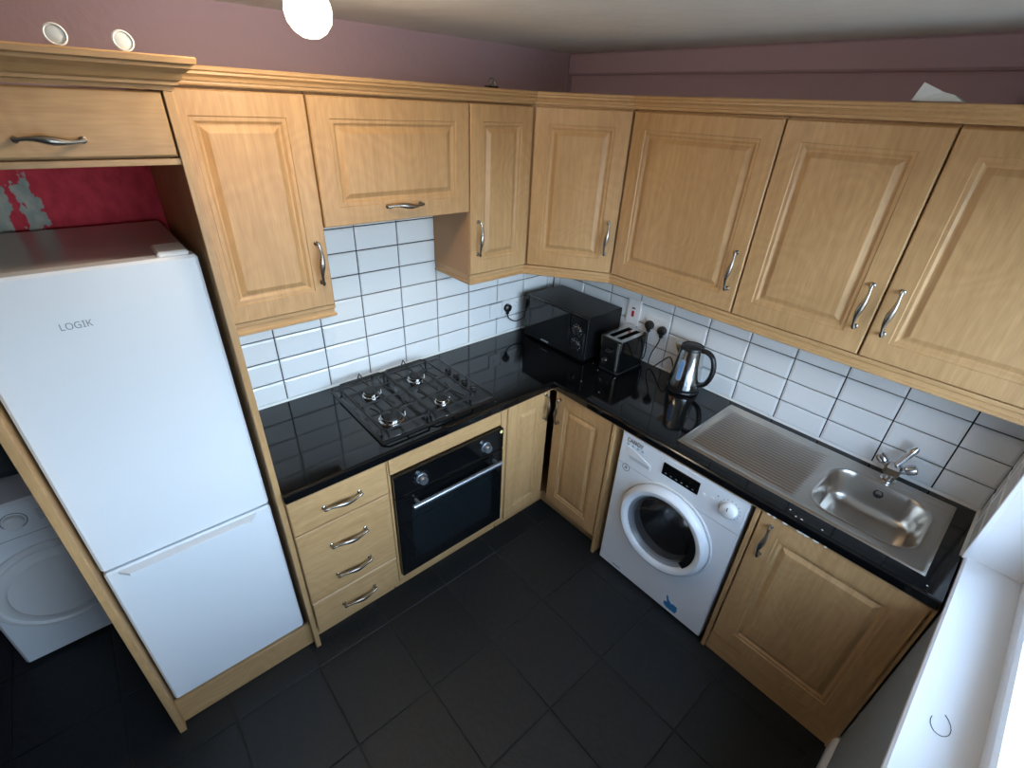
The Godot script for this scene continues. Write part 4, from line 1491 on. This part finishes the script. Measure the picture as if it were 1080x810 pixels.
# ------------------------------------------------------------------ things on top of the cupboards
func spot_bulb(label: String, at: Vector3, face: Vector3) -> void:
	var t := thing("spot_bulb", label, "bulb", at)
	t.scale = Vector3.ONE * 0.68
	var st := nst()
	var c := Vector3(0, 0.027, 0)
	lathe(st, [Vector2(0.0, -0.052), Vector2(0.010, -0.052), Vector2(0.011, -0.032), Vector2(0.016, -0.024), Vector2(0.026, -0.002), Vector2(0.0265, 0.004)], c, face, 24)
	obj("bulb_body", st, M.grey_plastic, t)
	st = nst()
	lathe(st, [Vector2(0.0270, -0.001), Vector2(0.0275, 0.004), Vector2(0.0240, 0.006), Vector2(0.0215, 0.003)], c, face, 24)
	obj("rim", st, M.white_plastic, t)
	st = nst()
	lathe(st, [Vector2(0.0215, 0.002), Vector2(0.014, 0.004), Vector2(0.0, 0.005)], c, face, 20)
	obj("lens", st, M.paper, t)

func small_things() -> void:
	var y := 2.114 + 0.064
	spot_bulb("round spot bulb on the fridge housing cornice, farther from the wall cupboards", Vector3(-2.105, y, 0.628), Vector3(-0.05, 0.05, 1.0))
	spot_bulb("round spot bulb on the fridge housing cornice, nearer the wall cupboards", Vector3(-2.000, y, 0.625), Vector3(0.05, 0.08, 1.0))
	# small brown clip on the cornice
	var yc := CT + 0.006 + 0.047
	var t := thing("metal_clip", "small dark metal clip on the cornice above the narrow cupboard", "clip", Vector3(-0.79, yc, 0.315))
	var st := nst()
	box(st, Vector3(-0.026, 0.0, -0.012), Vector3(0.026, 0.007, 0.012), 0.001)
	obj("foot", st, M.black_enamel, t)
	st = nst()
	var arc := []
	for k in 11:
		var a := PI * k / 10.0
		arc.append(Vector3(-cos(a) * 0.018, 0.007 + sin(a) * 0.026, 0))
	tube(st, arc, 0.003, 6)
	tube(st, [Vector3(-0.012, 0.007, 0.004), Vector3(0.012, 0.027, 0.004)], 0.0025, 6)
	obj("wire_loop", st, M.pewter, t)
	# folded scrap of white paper on the cornice over the sink
	st = nst()
	flat(st)
	var a := [Vector3(-0.30, 0, 1.600), Vector3(-0.30, 0.044, 1.615), Vector3(-0.29, 0.022, 1.665), Vector3(-0.29, 0.016, 1.690), Vector3(-0.30, 0.0, 1.715)]
	var b := [Vector3(-0.23, 0, 1.605), Vector3(-0.265, 0.040, 1.620), Vector3(-0.24, 0.020, 1.665), Vector3(-0.24, 0.014, 1.692), Vector3(-0.23, 0.0, 1.715)]
	for k in 4:
		quad(st, a[k], a[k + 1], b[k + 1], b[k])
		quad(st, a[k] - Vector3(0, 0.002, 0), b[k] - Vector3(0, 0.002, 0), b[k + 1] - Vector3(0, 0.002, 0), a[k + 1] - Vector3(0, 0.002, 0))
	for k in [0, 1, 2, 3]:
		quad(st, a[k] - Vector3(0, 0.002, 0), a[k + 1] - Vector3(0, 0.002, 0), a[k + 1], a[k])
	# front flap that closes the fold
	tri(st, a[0], a[2], a[1])
	tri(st, a[0], a[3], a[2])
	tri(st, a[0], a[4], a[3])
	var sc := obj("paper_scrap", st, M.paper, self, Vector3(-0.02, yc + 0.003, 0.0))
	tag(sc, "crumpled white paper scrap on the cornice above the drainer", "paper")

func ceiling_lamp() -> void:
	var at := Vector3(-1.665, YC, 0.765)
	var t := thing("ceiling_lamp", "glowing bare bulb hanging just below the ceiling", "lamp", at)
	var st := nst()
	lathe(st, [Vector2(0.0, 0.0), Vector2(0.040, 0.0), Vector2(0.038, -0.010), Vector2(0.022, -0.016), Vector2(0.018, -0.034), Vector2(0.0, -0.034)], Vector3.ZERO, Vector3.UP, 24)
	obj("lamp_holder", st, M.white_plastic, t)
	st = nst()
	lathe(st, [Vector2(0.013, -0.030), Vector2(0.018, -0.036), Vector2(0.036, -0.050), Vector2(0.047, -0.068), Vector2(0.050, -0.086), Vector2(0.046, -0.106), Vector2(0.034, -0.122), Vector2(0.018, -0.132), Vector2(0.0, -0.135)], Vector3.ZERO, Vector3.UP, 28)
	var gm := mat(Color(1, 0.95, 0.88), 0.4)
	gm.emission_enabled = true
	gm.emission = Color(1.0, 0.90, 0.76)
	gm.emission_energy_multiplier = 8.0
	obj("bulb", st, gm, t)
	var l := OmniLight3D.new()
	l.name = "lamp_light"
	l.position = Vector3(0, -0.085, 0)
	l.light_color = Color(1.0, 0.92, 0.82)
	l.light_energy = 0.28
	l.light_size = 0.045
	l.omni_range = 8.0
	l.omni_attenuation = 2.0
	l.shadow_enabled = true
	t.add_child(l)
